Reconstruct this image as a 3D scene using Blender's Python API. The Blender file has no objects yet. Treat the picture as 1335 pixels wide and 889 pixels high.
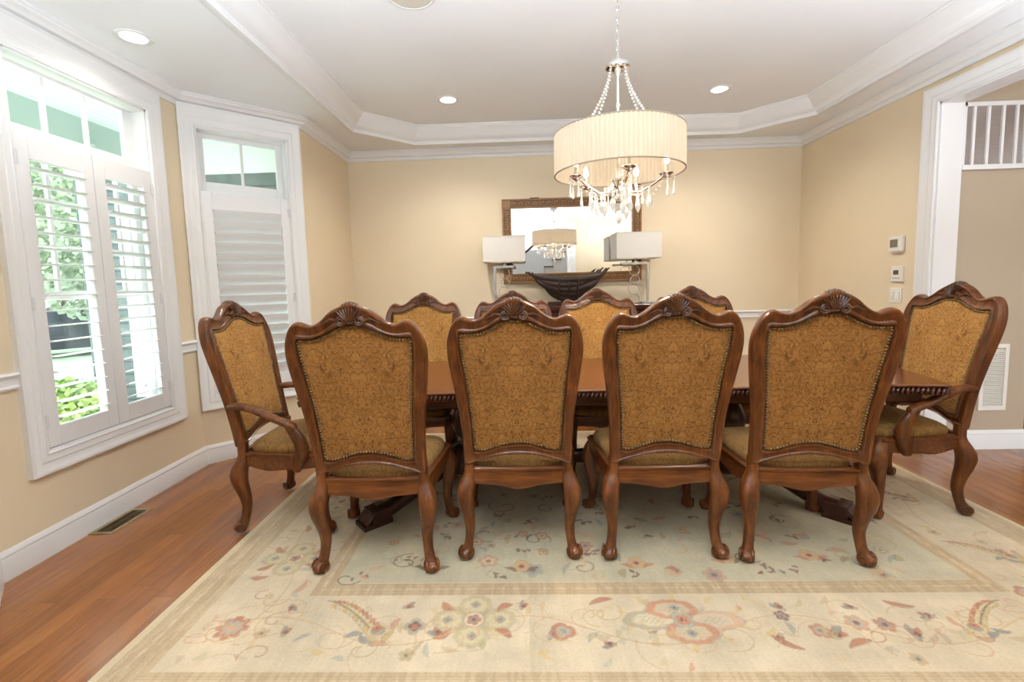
import bpy, math, random
import numpy as np
from math import sin, cos, pi, radians
from mathutils import Vector, Matrix
random.seed(7); rng = np.random.default_rng(7)
C = bpy.context.scene.collection
sc = bpy.context.scene
sc.view_settings.view_transform = 'Standard'
sc.view_settings.look = 'None'
sc.view_settings.exposure = 0.14

# ------------------------------------------------------------------ materials
def srgb(r, g, b):
    f = lambda c: (c/255/12.92) if c <= 10 else ((c/255+.055)/1.055)**2.4
    return (f(r), f(g), f(b), 1)
class N:
    def __init__(s, name):
        s.m = bpy.data.materials.new(name); s.m.use_nodes = True
        s.t = s.m.node_tree; s.b = s.t.nodes['Principled BSDF']
    def n(s, typ, **kw):
        o = s.t.nodes.new(typ)
        for k, v in kw.items():
            if k in o.inputs.keys() if isinstance(k, str) else False: o.inputs[k].default_value = v
            else: setattr(o, k, v)
        return o
    def l(s, a, b): s.t.links.new(a, b)
    def math(s, op, a, b=None, c=None):
        o = s.t.nodes.new('ShaderNodeMath'); o.operation = op
        for i, v in enumerate((a, b, c)):
            if v is None: continue
            if isinstance(v, (int, float)): o.inputs[i].default_value = v
            else: s.l(v, o.inputs[i])
        return o.outputs[0]
    def ramp(s, fac, stops):
        o = s.t.nodes.new('ShaderNodeValToRGB'); e = o.color_ramp.elements
        while len(e) < len(stops): e.new(.5)
        for i, (p, c) in enumerate(stops): e[i].position = p; e[i].color = c
        s.l(fac, o.inputs[0]); return o.outputs[0]
    def bump(s, h, strength=.2, dist=.002):
        o = s.t.nodes.new('ShaderNodeBump'); o.inputs['Strength'].default_value = strength; o.inputs['Distance'].default_value = dist
        s.l(h, o.inputs['Height']); s.l(o.outputs[0], s.b.inputs['Normal'])
    def coords(s, scale=(1, 1, 1), kind='Object'):
        tc = s.t.nodes.new('ShaderNodeTexCoord'); mp = s.t.nodes.new('ShaderNodeMapping')
        mp.inputs['Scale'].default_value = scale; s.l(tc.outputs[kind], mp.inputs[0]); return mp.outputs[0]
    def noise(s, vec, scale=5, detail=3, rough=.5, dist=0):
        o = s.t.nodes.new('ShaderNodeTexNoise'); s.l(vec, o.inputs['Vector'])
        o.inputs['Scale'].default_value = scale; o.inputs['Detail'].default_value = detail
        o.inputs['Roughness'].default_value = rough; o.inputs['Distortion'].default_value = dist
        return o.outputs[0]
    def mix(s, fac, a, b):
        o = s.t.nodes.new('ShaderNodeMix'); o.data_type = 'RGBA'
        for i, v in ((0, fac), (6, a), (7, b)):
            if isinstance(v, (int, float, tuple)): o.inputs[i].default_value = v
            else: s.l(v, o.inputs[i])
        return o.outputs[2]
    def set(s, **kw):
        for k, v in kw.items(): s.b.inputs[k.replace('_', ' ')].default_value = v
        return s

def simple(name, col, rough=.5, var=.06, nscale=6, metal=0, bump=0, **kw):
    m = N(name); v = m.coords(); n = m.noise(v, nscale, 3)
    lo = tuple(c*(1-var) for c in col[:3])+(1,); hi = tuple(min(1, c*(1+var)) for c in col[:3])+(1,)
    m.l(m.ramp(n, [(.3, lo), (.7, hi)]), m.b.inputs['Base Color'])
    m.set(Roughness=rough, Metallic=metal, **kw)
    if bump: m.bump(m.noise(v, nscale*20, 2), bump, .001)
    return m.m

M = {}
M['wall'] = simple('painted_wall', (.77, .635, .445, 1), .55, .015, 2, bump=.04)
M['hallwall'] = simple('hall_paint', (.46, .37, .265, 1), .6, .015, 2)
M['ceil'] = simple('ceiling_paint', (.83, .83, .825, 1), .7, .01, 2)
M['trim'] = simple('trim_paint', (.80, .785, .77, 1), .32, .012, 4)
M['shutter'] = simple('shutter_paint', (.80, .79, .78, 1), .35, .012, 4)
M['foyer'] = simple('foyer_paint', (.85, .84, .82, 1), .6, .01, 3)
M['plastic'] = simple('white_plastic', (.80, .77, .70, 1), .35, .02)
M['lcd'] = simple('lcd_grey', (.16, .145, .10, 1), .2, .05)
M['lcd2'] = simple('lcd_dark', (.10, .08, .06, 1), .2, .05)
M['brassdark'] = simple('antique_brass', (.20, .125, .055, 1), .36, .2, 40, metal=.8)
M['register'] = simple('register_brass', (.34, .26, .13, 1), .4, .1, 20, metal=.4)
M['black'] = simple('black_void', (.012, .010, .008, 1), .6, .1)
M['chrome'] = simple('chrome', (.72, .70, .68, 1), .09, .02, metal=1)
M['nickel'] = simple('satin_nickel', (.52, .53, .53, 1), .28, .03, metal=.9)
M['hinge'] = simple('hinge_white', (.70, .69, .68, 1), .3, .05)
M['mirror'] = simple('mirror_glass', (.93, .93, .92, 1), .004, .001, metal=1)
M['ledge'] = simple('dark_wood_edge', (.05, .018, .008, 1), .3, .2, 8)
M['siding'] = simple('grey_green_siding', (.10, .135, .125, 1), .7, .12, 5)
M['porchceil'] = simple('porch_ceiling_paint', (.50, .66, .60, 1), .6, .02)
M['porchbeam'] = simple('porch_beam_paint', (.48, .57, .57, 1), .6, .03)
M['white'] = simple('exterior_white', (.8, .8, .8, 1), .5, .02)
M['asphalt'] = simple('asphalt', (.32, .33, .34, 1), .9, .1, 20)
M['grass'] = simple('lawn_grass', (.30, .36, .20, 1), .9, .3, 3)
M['bark'] = simple('bark', (.12, .085, .06, 1), .9, .3, 8)
M['carpaint'] = simple('car_dark_paint', (.03, .03, .035, 1), .2, .05)
M['tail'] = simple('red_lamp', (.6, .03, .02, 1), .3, .05)
M['stairwood'] = simple('stair_dark_wood', (.05, .022, .012, 1), .3, .2, 8)

def wood(name, dark, mid, light, axis=2, rough=.3, scale=1.0, coat=.14):
    m = N(name); s = [14*scale, 14*scale, 14*scale]; s[axis] = 1.6*scale
    v = m.coords(tuple(s)); n1 = m.noise(v, 3.0, 5, .62, .6)
    v2 = m.coords((4, 4, 4)); n2 = m.noise(v2, 2, 3)
    f = m.math('MULTIPLY_ADD', n1, .75, m.math('MULTIPLY', n2, .25))
    m.l(m.ramp(f, [(.30, dark), (.52, mid), (.72, light)]), m.b.inputs['Base Color'])
    m.set(Roughness=rough, Coat_Weight=coat, Coat_Roughness=.15, Specular_IOR_Level=.35)
    m.bump(n1, .12, .001); return m.m
M['chairwood'] = wood('carved_walnut', (.032, .008, .002, 1), (.122, .035, .0075, 1), (.24, .078, .018, 1), 2, .34)
M['chairwood_h'] = wood('carved_walnut_rail', (.032, .008, .002, 1), (.122, .035, .0075, 1), (.24, .078, .018, 1), 0, .34)
M['carving'] = wood('carved_walnut_dark', (.024, .008, .003, 1), (.080, .027, .009, 1), (.16, .058, .018, 1), 2, .35)
M['tabletop'] = wood('table_top_mahogany', (.085, .023, .007, 1), (.145, .042, .012, 1), (.21, .068, .022, 1), 0, .24, .8, .5)
M['tableedge'] = wood('table_edge_mahogany', (.030, .008, .004, 1), (.065, .019, .009, 1), (.11, .035, .016, 1), 0, .25)
M['pedestal'] = wood('pedestal_mahogany', (.022, .007, .004, 1), (.050, .016, .008, 1), (.09, .03, .014, 1), 2, .28)
M['sideboard'] = wood('sideboard_wood', (.030, .009, .005, 1), (.062, .020, .010, 1), (.11, .038, .02, 1), 0, .3)
M['driftwood'] = wood('dark_carved_wood', (.018, .010, .008, 1), (.042, .024, .018, 1), (.10, .06, .045, 1), 0, .45, 1.2, .1)
M['mirrorframe'] = wood('mirror_frame_wood', (.20, .088, .024, 1), (.31, .15, .045, 1), (.42, .22, .08, 1), 0, .45, 1, .1)
M['fret'] = simple('fret_dark', (.085, .036, .012, 1), .5, .2, 20)

def floor_mat():
    m = N('oak_strip_floor')
    tc = m.t.nodes.new('ShaderNodeTexCoord'); sx = m.t.nodes.new('ShaderNodeSeparateXYZ'); m.l(tc.outputs['Object'], sx.inputs[0])
    X, Y = sx.outputs[0], sx.outputs[1]
    w = .083
    col = m.math('FLOOR', m.math('DIVIDE', X, w))
    wn = m.t.nodes.new('ShaderNodeTexWhiteNoise'); wn.noise_dimensions = '1D'; m.l(col, wn.inputs['W'])
    yo = m.math('ADD', m.math('DIVIDE', Y, 1.1), m.math('MULTIPLY', wn.outputs['Value'], 7.3))
    row = m.math('FLOOR', yo)
    cm = m.t.nodes.new('ShaderNodeCombineXYZ'); m.l(col, cm.inputs[0]); m.l(row, cm.inputs[1])
    w2 = m.t.nodes.new('ShaderNodeTexWhiteNoise'); w2.noise_dimensions = '2D'; m.l(cm.outputs[0], w2.inputs['Vector'])
    mp = m.t.nodes.new('ShaderNodeMapping'); mp.inputs['Scale'].default_value = (26, 1.7, 1)
    va = m.t.nodes.new('ShaderNodeVectorMath'); va.operation = 'ADD'; m.l(tc.outputs['Object'], va.inputs[0])
    vs = m.t.nodes.new('ShaderNodeVectorMath'); vs.operation = 'SCALE'; m.l(w2.outputs['Color'], vs.inputs[0]); vs.inputs['Scale'].default_value = 9
    m.l(vs.outputs[0], va.inputs[1]); m.l(va.outputs[0], mp.inputs[0])
    g = m.noise(mp.outputs[0], 2.2, 5, .6, 1.2)
    f = m.math('ADD', m.math('MULTIPLY', g, .74), m.math('MULTIPLY', w2.outputs['Value'], .26))
    c = m.ramp(f, [(.22, (.175, .052, .011, 1)), (.5, (.285, .096, .022, 1)), (.8, (.40, .155, .040, 1))])
    fx = m.math('FRACT', m.math('DIVIDE', X, w)); fy = m.math('FRACT', yo)
    e1 = m.math('GREATER_THAN', m.math('ABSOLUTE', m.math('SUBTRACT', fx, .5)), .484)
    e2 = m.math('GREATER_THAN', m.math('ABSOLUTE', m.math('SUBTRACT', fy, .5)), .4985)
    e = m.math('MAXIMUM', e1, e2)
    c2 = m.mix(m.math('MULTIPLY', e, .35), c, (.05, .012, .004, 1))
    m.l(c2, m.b.inputs['Base Color']); m.set(Roughness=.27, Coat_Weight=.3, Coat_Roughness=.12)
    m.bump(m.math('SUBTRACT', m.math('MULTIPLY', g, .15), e), .15, .001)
    return m.m
M['floor'] = floor_mat()

def fabric(name, base, light, dark, seat=False):
    """damask: mirrored contour lines of a warped field, plus medallion rings"""
    m = N(name); tc = m.t.nodes.new('ShaderNodeTexCoord'); s = m.t.nodes.new('ShaderNodeSeparateXYZ'); m.l(tc.outputs['Object'], s.inputs[0])
    ax = m.math('ABSOLUTE', s.outputs[0]); cv = m.t.nodes.new('ShaderNodeCombineXYZ')
    m.l(ax, cv.inputs[0]); m.l(s.outputs[1] if seat else s.outputs[2], cv.inputs[2])
    n = m.noise(cv.outputs[0], 11, 2.2, .55, 1.6)
    lines = m.math('ABSOLUTE', m.math('SUBTRACT', m.math('FRACT', m.math('MULTIPLY', n, 12)), .5))
    l1 = m.ramp(lines, [(.05, (1, 1, 1, 1)), (.22, (0, 0, 0, 1))])
    n2 = m.noise(cv.outputs[0], 48, 2.5, .65, 1.5)
    l2 = m.ramp(n2, [(.47, (0, 0, 0, 1)), (.60, (1, 1, 1, 1))])
    n4 = m.noise(cv.outputs[0], 75, 2, .6, .8)
    l4 = m.ramp(n4, [(.56, (0, 0, 0, 1)), (.66, (1, 1, 1, 1))])
    vr = m.t.nodes.new('ShaderNodeTexVoronoi'); m.l(cv.outputs[0], vr.inputs['Vector']); vr.inputs['Scale'].default_value = 15
    rg = m.math('ABSOLUTE', m.math('SUBTRACT', m.math('FRACT', m.math('MULTIPLY', vr.outputs['Distance'], 3.6)), .5))
    l3 = m.ramp(rg, [(.04, (1, 1, 1, 1)), (.16, (0, 0, 0, 1))])
    brk = m.ramp(m.noise(cv.outputs[0], 21, 2), [(.38, (0, 0, 0, 1)), (.62, (1, 1, 1, 1))])
    big = m.noise(cv.outputs[0], 5, 2)
    f0 = m.ramp(big, [(.35, base), (.65, tuple((a+b)/2 for a, b in zip(base, light)))])
    f1 = m.mix(m.math('MULTIPLY', l2, .55), f0, light)
    f2 = m.mix(m.math('MULTIPLY', m.math('MULTIPLY', l3, brk), .62), f1, dark)
    f2b = m.mix(m.math('MULTIPLY', l4, .62), f2, dark)
    f3 = m.mix(m.math('MULTIPLY', m.math('MULTIPLY', l1, m.math('SUBTRACT', 1.15, brk)), .75), f2b, dark)
    m.l(f3, m.b.inputs['Base Color']); m.set(Roughness=.85, Sheen_Weight=.12, Sheen_Roughness=.4, Specular_IOR_Level=.25)
    m.b.inputs['Sheen Tint'].default_value = (1, .8, .5, 1)
    vw = m.coords((1, 1, 1)); w = m.noise(vw, 420, 1)
    m.bump(m.math('ADD', m.math('MULTIPLY', w, .5), l1), .25, .0012)
    return m.m
M['fabric'] = fabric('gold_damask', (.255, .108, .023, 1), (.37, .178, .048, 1), (.105, .038, .006, 1))
M['fabric_front_lit'] = fabric('gold_damask_front_lit', (.34, .155, .035, 1), (.50, .26, .075, 1), (.15, .055, .010, 1))  # same damask lightened: chandelier light on the chair fronts put into the colour
M['seatfabric'] = fabric('seat_damask', (.22, .112, .030, 1), (.31, .170, .055, 1), (.11, .048, .011, 1), True)

def rug_mat():
    m = N('wool_rug_pile'); a = m.t.nodes.new('ShaderNodeVertexColor'); a.layer_name = 'Col'
    v = m.coords((1, 1, 1)); n = m.noise(v, 130, 2); n2 = m.noise(v, 3, 3)
    c = m.mix(.10, a.outputs[0], m.ramp(n, [(.3, (.2, .16, .1, 1)), (.7, (.9, .8, .6, 1))]))
    o = m.t.nodes.new('ShaderNodeMix'); o.data_type = 'RGBA'; o.blend_type = 'MULTIPLY'; o.inputs[0].default_value = .5
    m.l(c, o.inputs[6]); m.l(m.ramp(n2, [(.3, (.78, .77, .74, 1)), (.7, (1, 1, 1, 1))]), o.inputs[7])
    m.l(o.outputs[2], m.b.inputs['Base Color']); m.set(Roughness=.95, Sheen_Weight=.2); m.bump(n, .4, .002); return m.m
M['rug'] = rug_mat()
M['rugedge'] = simple('rug_binding', (.50, .38, .21, 1), .95, .1, 60)

def shade_mat(name, col, emit, est):
    m = N(name); tr = m.t.nodes.new('ShaderNodeBsdfTranslucent'); tr.inputs[0].default_value = col
    v = m.coords((60, 60, 4)); n = m.noise(v, 3, 2)
    m.l(m.ramp(n, [(.3, tuple(c*.94 for c in col[:3])+(1,)), (.7, col)]), m.b.inputs['Base Color'])
    m.set(Roughness=.8); m.b.inputs['Emission Color'].default_value = emit; m.b.inputs['Emission Strength'].default_value = est
    mx = m.t.nodes.new('ShaderNodeMixShader'); mx.inputs[0].default_value = .35
    out = m.t.nodes['Material Output']; m.l(m.b.outputs[0], mx.inputs[1]); m.l(tr.outputs[0], mx.inputs[2]); m.l(mx.outputs[0], out.inputs[0]); return m.m
M['shade'] = shade_mat('pleated_silk', (.66, .56, .43, 1), (1, .80, .56, 1), .06)
M['lampshade'] = simple('lamp_linen', (.72, .68, .62, 1), .8, .02, 60, bump=.1)
M['shadetrim'] = simple('shade_trim', (.30, .24, .17, 1), .7, .05)
M['shadeband'] = simple('shade_hem', (.66, .60, .50, 1), .7, .03)
def emit(name, col, st):
    m = N(name); m.b.inputs['Emission Color'].default_value = col; m.b.inputs['Emission Strength'].default_value = st
    v = m.coords(); n = m.noise(v, 3); m.l(m.ramp(n, [(0, col), (1, col)]), m.b.inputs['Base Color']); return m.m
M['bulb'] = emit('lit_bulb', (1, .90, .72, 1), 7)
M['can'] = emit('lit_lens', (1, .95, .86, 1), 7)
def glassm(name, tint, rough=0.02, ior=1.45, alpha=None):
    m = N(name); v = m.coords(); n = m.noise(v, 2)
    m.l(m.ramp(n, [(0, tint), (1, tint)]), m.b.inputs['Base Color'])
    m.set(Roughness=rough, IOR=ior, Transmission_Weight=1.0); return m.m
def crystal():
    m = N('crystal'); v = m.coords(); n = m.noise(v, 60)
    m.l(m.ramp(n, [(0, (.9, .87, .83, 1)), (1, (1, .99, .97, 1))]), m.b.inputs['Base Color'])
    m.set(Roughness=.05, IOR=1.5, Transmission_Weight=.55); m.b.inputs['Emission Color'].default_value = (1, .93, .82, 1); m.b.inputs['Emission Strength'].default_value = .05; return m.m
M['crystal'] = crystal()
def pane():
    m = N('window_glass'); v = m.coords(); n = m.noise(v, 2)
    gl = m.t.nodes.new('ShaderNodeBsdfGlossy'); gl.inputs['Roughness'].default_value = .02
    tr = m.t.nodes.new('ShaderNodeBsdfTransparent'); m.l(m.ramp(n, [(0, (.91, .96, .94, 1)), (1, (.93, .97, .955, 1))]), tr.inputs[0])
    mx = m.t.nodes.new('ShaderNodeMixShader'); mx.inputs[0].default_value = .025; m.l(tr.outputs[0], mx.inputs[1]); m.l(gl.outputs[0], mx.inputs[2])
    m.l(mx.outputs[0], m.t.nodes['Material Output'].inputs[0]); return m.m
M['pane'] = pane()
def leafm(name, a, b, c):
    m = N(name); v = m.coords(); n = m.noise(v, 4, 4, .7)
    m.l(m.ramp(n, [(.3, a), (.5, b), (.7, c)]), m.b.inputs['Base Color']); m.set(Roughness=.6); m.b.inputs['Subsurface Weight'].default_value = 0; return m.m
M['leaf'] = leafm('tree_leaf', (.22, .27, .17, 1), (.38, .44, .29, 1), (.55, .56, .40, 1))
M['shrubleaf'] = leafm('shrub_leaf', (.18, .27, .08, 1), (.36, .48, .15, 1), (.58, .66, .27, 1))
def beadboard():
    m = N('beadboard_porch_ceiling'); tc = m.t.nodes.new('ShaderNodeTexCoord'); s = m.t.nodes.new('ShaderNodeSeparateXYZ'); m.l(tc.outputs['Object'], s.inputs[0])
    f = m.math('ABSOLUTE', m.math('SUBTRACT', m.math('FRACT', m.math('DIVIDE', s.outputs[0], .075)), .5))
    m.l(m.ramp(f, [(.40, (.66, .76, .71, 1)), (.48, (.50, .61, .57, 1))]), m.b.inputs['Base Color']); m.set(Roughness=.6); return m.m
M['bead'] = beadboard()
def shingle():
    m = N('shingle_siding'); tc = m.t.nodes.new('ShaderNodeTexCoord'); s = m.t.nodes.new('ShaderNodeSeparateXYZ'); m.l(tc.outputs['Object'], s.inputs[0])
    zf = m.math('FRACT', m.math('DIVIDE', s.outputs[2], .13))
    e = m.math('LESS_THAN', zf, .1)
    v = m.coords((9, 1, 7)); n = m.noise(v, 1, 1)
    c = m.ramp(n, [(.3, (.105, .122, .115, 1)), (.7, (.18, .20, .19, 1))])
    m.l(m.mix(m.math('MULTIPLY', e, .6), c, (.02, .03, .03, 1)), m.b.inputs['Base Color']); m.set(Roughness=.8); return m.m
M['shingle'] = shingle()
def blindm():
    m = N('window_blind'); tc = m.t.nodes.new('ShaderNodeTexCoord'); s = m.t.nodes.new('ShaderNodeSeparateXYZ'); m.l(tc.outputs['Object'], s.inputs[0])
    f = m.math('FRACT', m.math('DIVIDE', s.outputs[2], .0125)); n = m.noise(m.coords((3, 1, 2)), 1.5, 2)
    c = m.ramp(n, [(.35, (.26, .20, .17, 1)), (.65, (.36, .31, .28, 1))])
    m.l(m.mix(m.math('MULTIPLY', m.math('LESS_THAN', f, .35), .5), c, (.12, .10, .09, 1)), m.b.inputs['Base Color']); m.set(Roughness=.4); return m.m
M['blind'] = blindm()

# ------------------------------------------------------------------ mesh builder
class MB:
    def __init__(s): s.v = []; s.f = []; s.mi = []
    def add(s, vs, fs, mi=0):
        o = len(s.v); s.v += [tuple(v) for v in vs]; s.f += [tuple(i+o for i in f) for f in fs]; s.mi += [mi]*len(fs)
    def box(s, x0, x1, y0, y1, z0, z1, mi=0):
        s.add([(x0, y0, z0), (x1, y0, z0), (x1, y1, z0), (x0, y1, z0), (x0, y0, z1), (x1, y0, z1), (x1, y1, z1), (x0, y1, z1)],
              [(0, 3, 2, 1), (4, 5, 6, 7), (0, 1, 5, 4), (1, 2, 6, 5), (2, 3, 7, 6), (3, 0, 4, 7)], mi)
    def obox(s, c, ax, ay, az, hx, hy, hz, mi=0):
        c = Vector(c); ax, ay, az = Vector(ax), Vector(ay), Vector(az); vs = []
        for k in (-1, 1):
            for a, b in ((-1, -1), (1, -1), (1, 1), (-1, 1)): vs.append(c+ax*hx*a+ay*hy*b+az*hz*k)
        s.add(vs, [(0, 3, 2, 1), (4, 5, 6, 7), (0, 1, 5, 4), (1, 2, 6, 5), (2, 3, 7, 6), (3, 0, 4, 7)], mi)
    def loft(s, rings, closed=True, loop=False, cap=True, mi=0):
        n = len(rings[0]); vs = [p for r in rings for p in r]; fs = []; R = len(rings)
        for i in range(R if loop else R-1):
            a, b = i*n, ((i+1) % R)*n
            for j in range(n if closed else n-1):
                k = (j+1) % n; fs.append((a+j, a+k, b+k, b+j))
        if cap and not loop and closed:
            fs.append(tuple(range(n-1, -1, -1))); fs.append(tuple((R-1)*n+j for j in range(n)))
        s.add(vs, fs, mi)
    def tube(s, path, rad, n=10, up=None, flat=1.0, cap=True, mi=0, power=1.0, loop=False):
        path = [Vector(p) for p in path]; L = len(path)
        if not isinstance(rad, (list, tuple)): rad = [rad]*L
        rings = []; prev = None
        for i, p in enumerate(path):
            if loop: t = (path[(i+1) % L]-path[i-1]).normalized()
            else: t = (path[min(i+1, L-1)]-path[max(i-1, 0)]).normalized()
            u = Vector(up) if up is not None else (prev if prev is not None else (Vector((0, 0, 1)) if abs(t.z) < .9 else Vector((0, 1, 0))))
            a = (u-t*u.dot(t))
            if a.length < 1e-6: a = Vector((1, 0, 0))
            a.normalize(); b = t.cross(a); prev = a
            r = rad[i]; ra, rb = (r if isinstance(r, tuple) else (r*flat, r))
            ring = []
            for k in range(n):
                th = 2*pi*k/n; cu, su = cos(th), sin(th)
                cu = math.copysign(abs(cu)**power, cu); su = math.copysign(abs(su)**power, su)
                ring.append(p+a*cu*ra+b*su*rb)
            rings.append(ring)
        s.loft(rings, True, loop, cap, mi)
    def lathe(s, prof, c=(0, 0, 0), n=24, mi=0, cap=True):
        rings = [[(c[0]+r*cos(2*pi*k/n), c[1]+r*sin(2*pi*k/n), c[2]+z) for k in range(n)] for r, z in prof]
        s.loft(rings, True, False, cap, mi)
    def ell(s, c, rx, ry, rz, n=10, m=6, rot=None, mi=0):
        rings = []
        for i in range(m+1):
            ph = -pi/2+pi*i/m; rr = max(cos(ph), .02)
            ring = []
            for k in range(n):
                v = Vector((rx*rr*cos(2*pi*k/n), ry*rr*sin(2*pi*k/n), rz*sin(ph)))
                if rot is not None: v = rot @ v
                ring.append(v+Vector(c))
            rings.append(ring)
        s.loft(rings, mi=mi)
    def build(s, name, mat, parent=None, smooth=True, angle=35, bevel=0):
        me = bpy.data.meshes.new(name); me.from_pydata(s.v, [], s.f); me.update()
        mats = mat if isinstance(mat, (list, tuple)) else [mat]
        for m in mats: me.materials.append(M[m])
        me.polygons.foreach_set('material_index', s.mi)
        import bmesh
        bm = bmesh.new(); bm.from_mesh(me); bmesh.ops.recalc_face_normals(bm, faces=bm.faces); bm.to_mesh(me); bm.free()
        if smooth:
            me.polygons.foreach_set('use_smooth', [True]*len(me.polygons)); me.set_sharp_from_angle(angle=radians(angle))
        o = bpy.data.objects.new(name, me); C.objects.link(o)
        if parent is not None: o.parent = parent
        if bevel:
            b = o.modifiers.new('bevel', 'BEVEL'); b.width = bevel; b.segments = 2; b.limit_method = 'ANGLE'
        return o
def empty(name, loc=(0, 0, 0), rz=0):
    o = bpy.data.objects.new(name, None); C.objects.link(o); o.location = loc; o.rotation_euler = (0, 0, rz); o.empty_display_size = .1; return o
def tag(o, label=None, cat=None, group=None, kind=None):
    if label: o['label'] = label
    if cat: o['category'] = cat
    if group: o['group'] = group
    if kind: o['kind'] = kind
    return o
def thing(name, label, cat, loc=(0, 0, 0), rz=0, group=None): return tag(empty(name, loc, rz), label, cat, group)
def struct(o): o['kind'] = 'structure'; return o
def copy_tree(o, parent=None):
    kids = [c for c in C.objects if c.parent is o]
    c = o.copy(); C.objects.link(c)
    if parent is not None: c.parent = parent
    for k in kids: copy_tree(k, c)
    return c

# ------------------------------------------------------------------ room dimensions (metres)
XR, YB, XL, XB = 3.009, 5.106, -1.856, -2.4827
ZS, ZT, ZCB = 2.79, 2.92, 2.712
YN = .22                                         # wall behind the camera
BA, BB = (XB, 3.4219), (XL, 4.026)                # angled bay wall
outline = [(XR, YN), (XR, YB), (XL, YB), BB, BA, (XB, 1.98), (XL, 1.36), (XL, YN)]   # room on the left of travel
T = .14

def sweep(mb, path, prof, closed=False, side=1):
    """prof: (offset into the room, z).  path runs with the room on its left."""
    P = [Vector((p[0], p[1])) for p in path]; L = len(P); rings = []
    for i, p in enumerate(P):
        a = (P[i]-P[i-1]).normalized() if (closed or i > 0) else None
        b = (P[(i+1) % L]-P[i]).normalized() if (closed or i < L-1) else None
        if a is None: a = b
        if b is None: b = a
        na, nb = Vector((-a.y, a.x)), Vector((-b.y, b.x)); m = (na+nb); m = m/(m.dot(na))
        rings.append([(p.x+m.x*o*side, p.y+m.y*o*side, z) for o, z in prof])
    mb.loft(rings, True, closed, True)

# floor
m = MB(); m.box(-2.9, 7.5, -5.2, 7.2, -.06, 0); struct(m.build('floor', 'floor', smooth=False))
# walls
def wall_seg(mb, a, b, holes=(), z0=0, z1=ZS, t=T, mi=0):
    """wall from a to b (room on the left), thickness outwards, rectangular holes (s0,s1,z0,z1)"""
    a = Vector(a); b = Vector(b); d = (b-a); L = d.length; d.normalize(); n = Vector((d.y, -d.x))
    def bx(s0, s1, za, zb):
        if s1-s0 < 1e-4 or zb-za < 1e-4: return
        c = a+d*((s0+s1)/2)+n*(t/2)
        mb.obox((c.x, c.y, (za+zb)/2), (d.x, d.y, 0), (n.x, n.y, 0), (0, 0, 1), (s1-s0)/2, t/2, (zb-za)/2, mi)
    x = 0
    for (s0, s1, h0, h1) in sorted(holes):
        bx(x, s0, z0, z1); bx(s0, s1, z0, h0); bx(s0, s1, h1, z1); x = s1
    bx(x, L, z0, z1)
m = MB(); wall_seg(m, (XR+T, YB), (XL-T, YB), z1=ZS+.3); struct(m.build('wall_back', 'wall', smooth=False))
DY0, DY1, DZ = 1.75, 3.485, 2.545                # opening to the hall
m = MB(); wall_seg(m, (XR, YN), (XR, YB), [(DY0-YN, DY1-YN, -.01, DZ)], z1=ZS+.3, t=.155); struct(m.build('wall_right', 'wall', smooth=False))
m = MB(); wall_seg(m, (XL, YB), BB, z1=ZS+.3); struct(m.build('wall_left', 'wall', smooth=False))
W2 = (.10, .745, .53, 2.575)                      # window 2 opening measured from BA
L2 = .8705
m = MB(); wall_seg(m, BB, BA, [(L2-W2[1], L2-W2[0], W2[2], W2[3])], z1=ZS+.3); struct(m.build('wall_bay_angled', 'wall', smooth=False))
W1 = (2.258, 3.125, .535, 2.56)
m = MB(); wall_seg(m, BA, (XB, 1.98), [(3.4219-W1[1], 3.4219-W1[0], W1[2], W1[3])], z1=ZS+.3); struct(m.build('wall_bay_front', 'wall', smooth=False))
m = MB(); wall_seg(m, (XB, 1.98), (XL, 1.36), z1=ZS+.3); wall_seg(m, (XL, 1.36), (XL, YN), z1=ZS+.3); struct(m.build('wall_left_near', 'wall', smooth=False))
m = MB(); wall_seg(m, (XL, YN), (XR, YN), [(.75, 1.03-XL, -.01, 2.46)], z1=ZS+.3); struct(m.build('wall_near', 'wall', smooth=False))
# small fillers outside the bay corners keep daylight out
# ceiling: soffit ring with an octagonal tray
TX0, TX1, TY0, TY1, CH = -1.513, 2.675, .53, 4.796, .475
oct_ = [(TX1-CH, TY0), (TX1, TY0+CH), (TX1, TY1-CH), (TX1-CH, TY1), (TX0+CH, TY1), (TX0, TY1-CH), (TX0, TY0+CH), (TX0+CH, TY0)]
m = MB()
big = [(3.3, YN-.2), (3.3, 5.3), (-2.75, 5.3), (-2.75, YN-.2)]
m.v += [(x, y, ZS) for x, y in big]+[(x, y, ZS) for x, y in oct_]
for f in [(0, 1, 6, 5), (1, 7, 6), (1, 2, 8, 7), (2, 9, 8), (2, 3, 10, 9), (3, 11, 10), (3, 0, 4, 11), (0, 5, 4)]: m.f.append(f); m.mi.append(0)
o = len(m.v); m.v += [(x, y, ZT) for x, y in oct_]
for i in range(8): m.f.append((4+i, 4+(i+1) % 8, o+(i+1) % 8, o+i)); m.mi.append(0)
m.f.append(tuple(o+i for i in range(8))); m.mi.append(0)
m.box(-2.75, 3.3, YN-.2, 5.3, ZT+.03, ZT+.09)
struct(m.build('ceiling', 'ceil', smooth=False))
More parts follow.
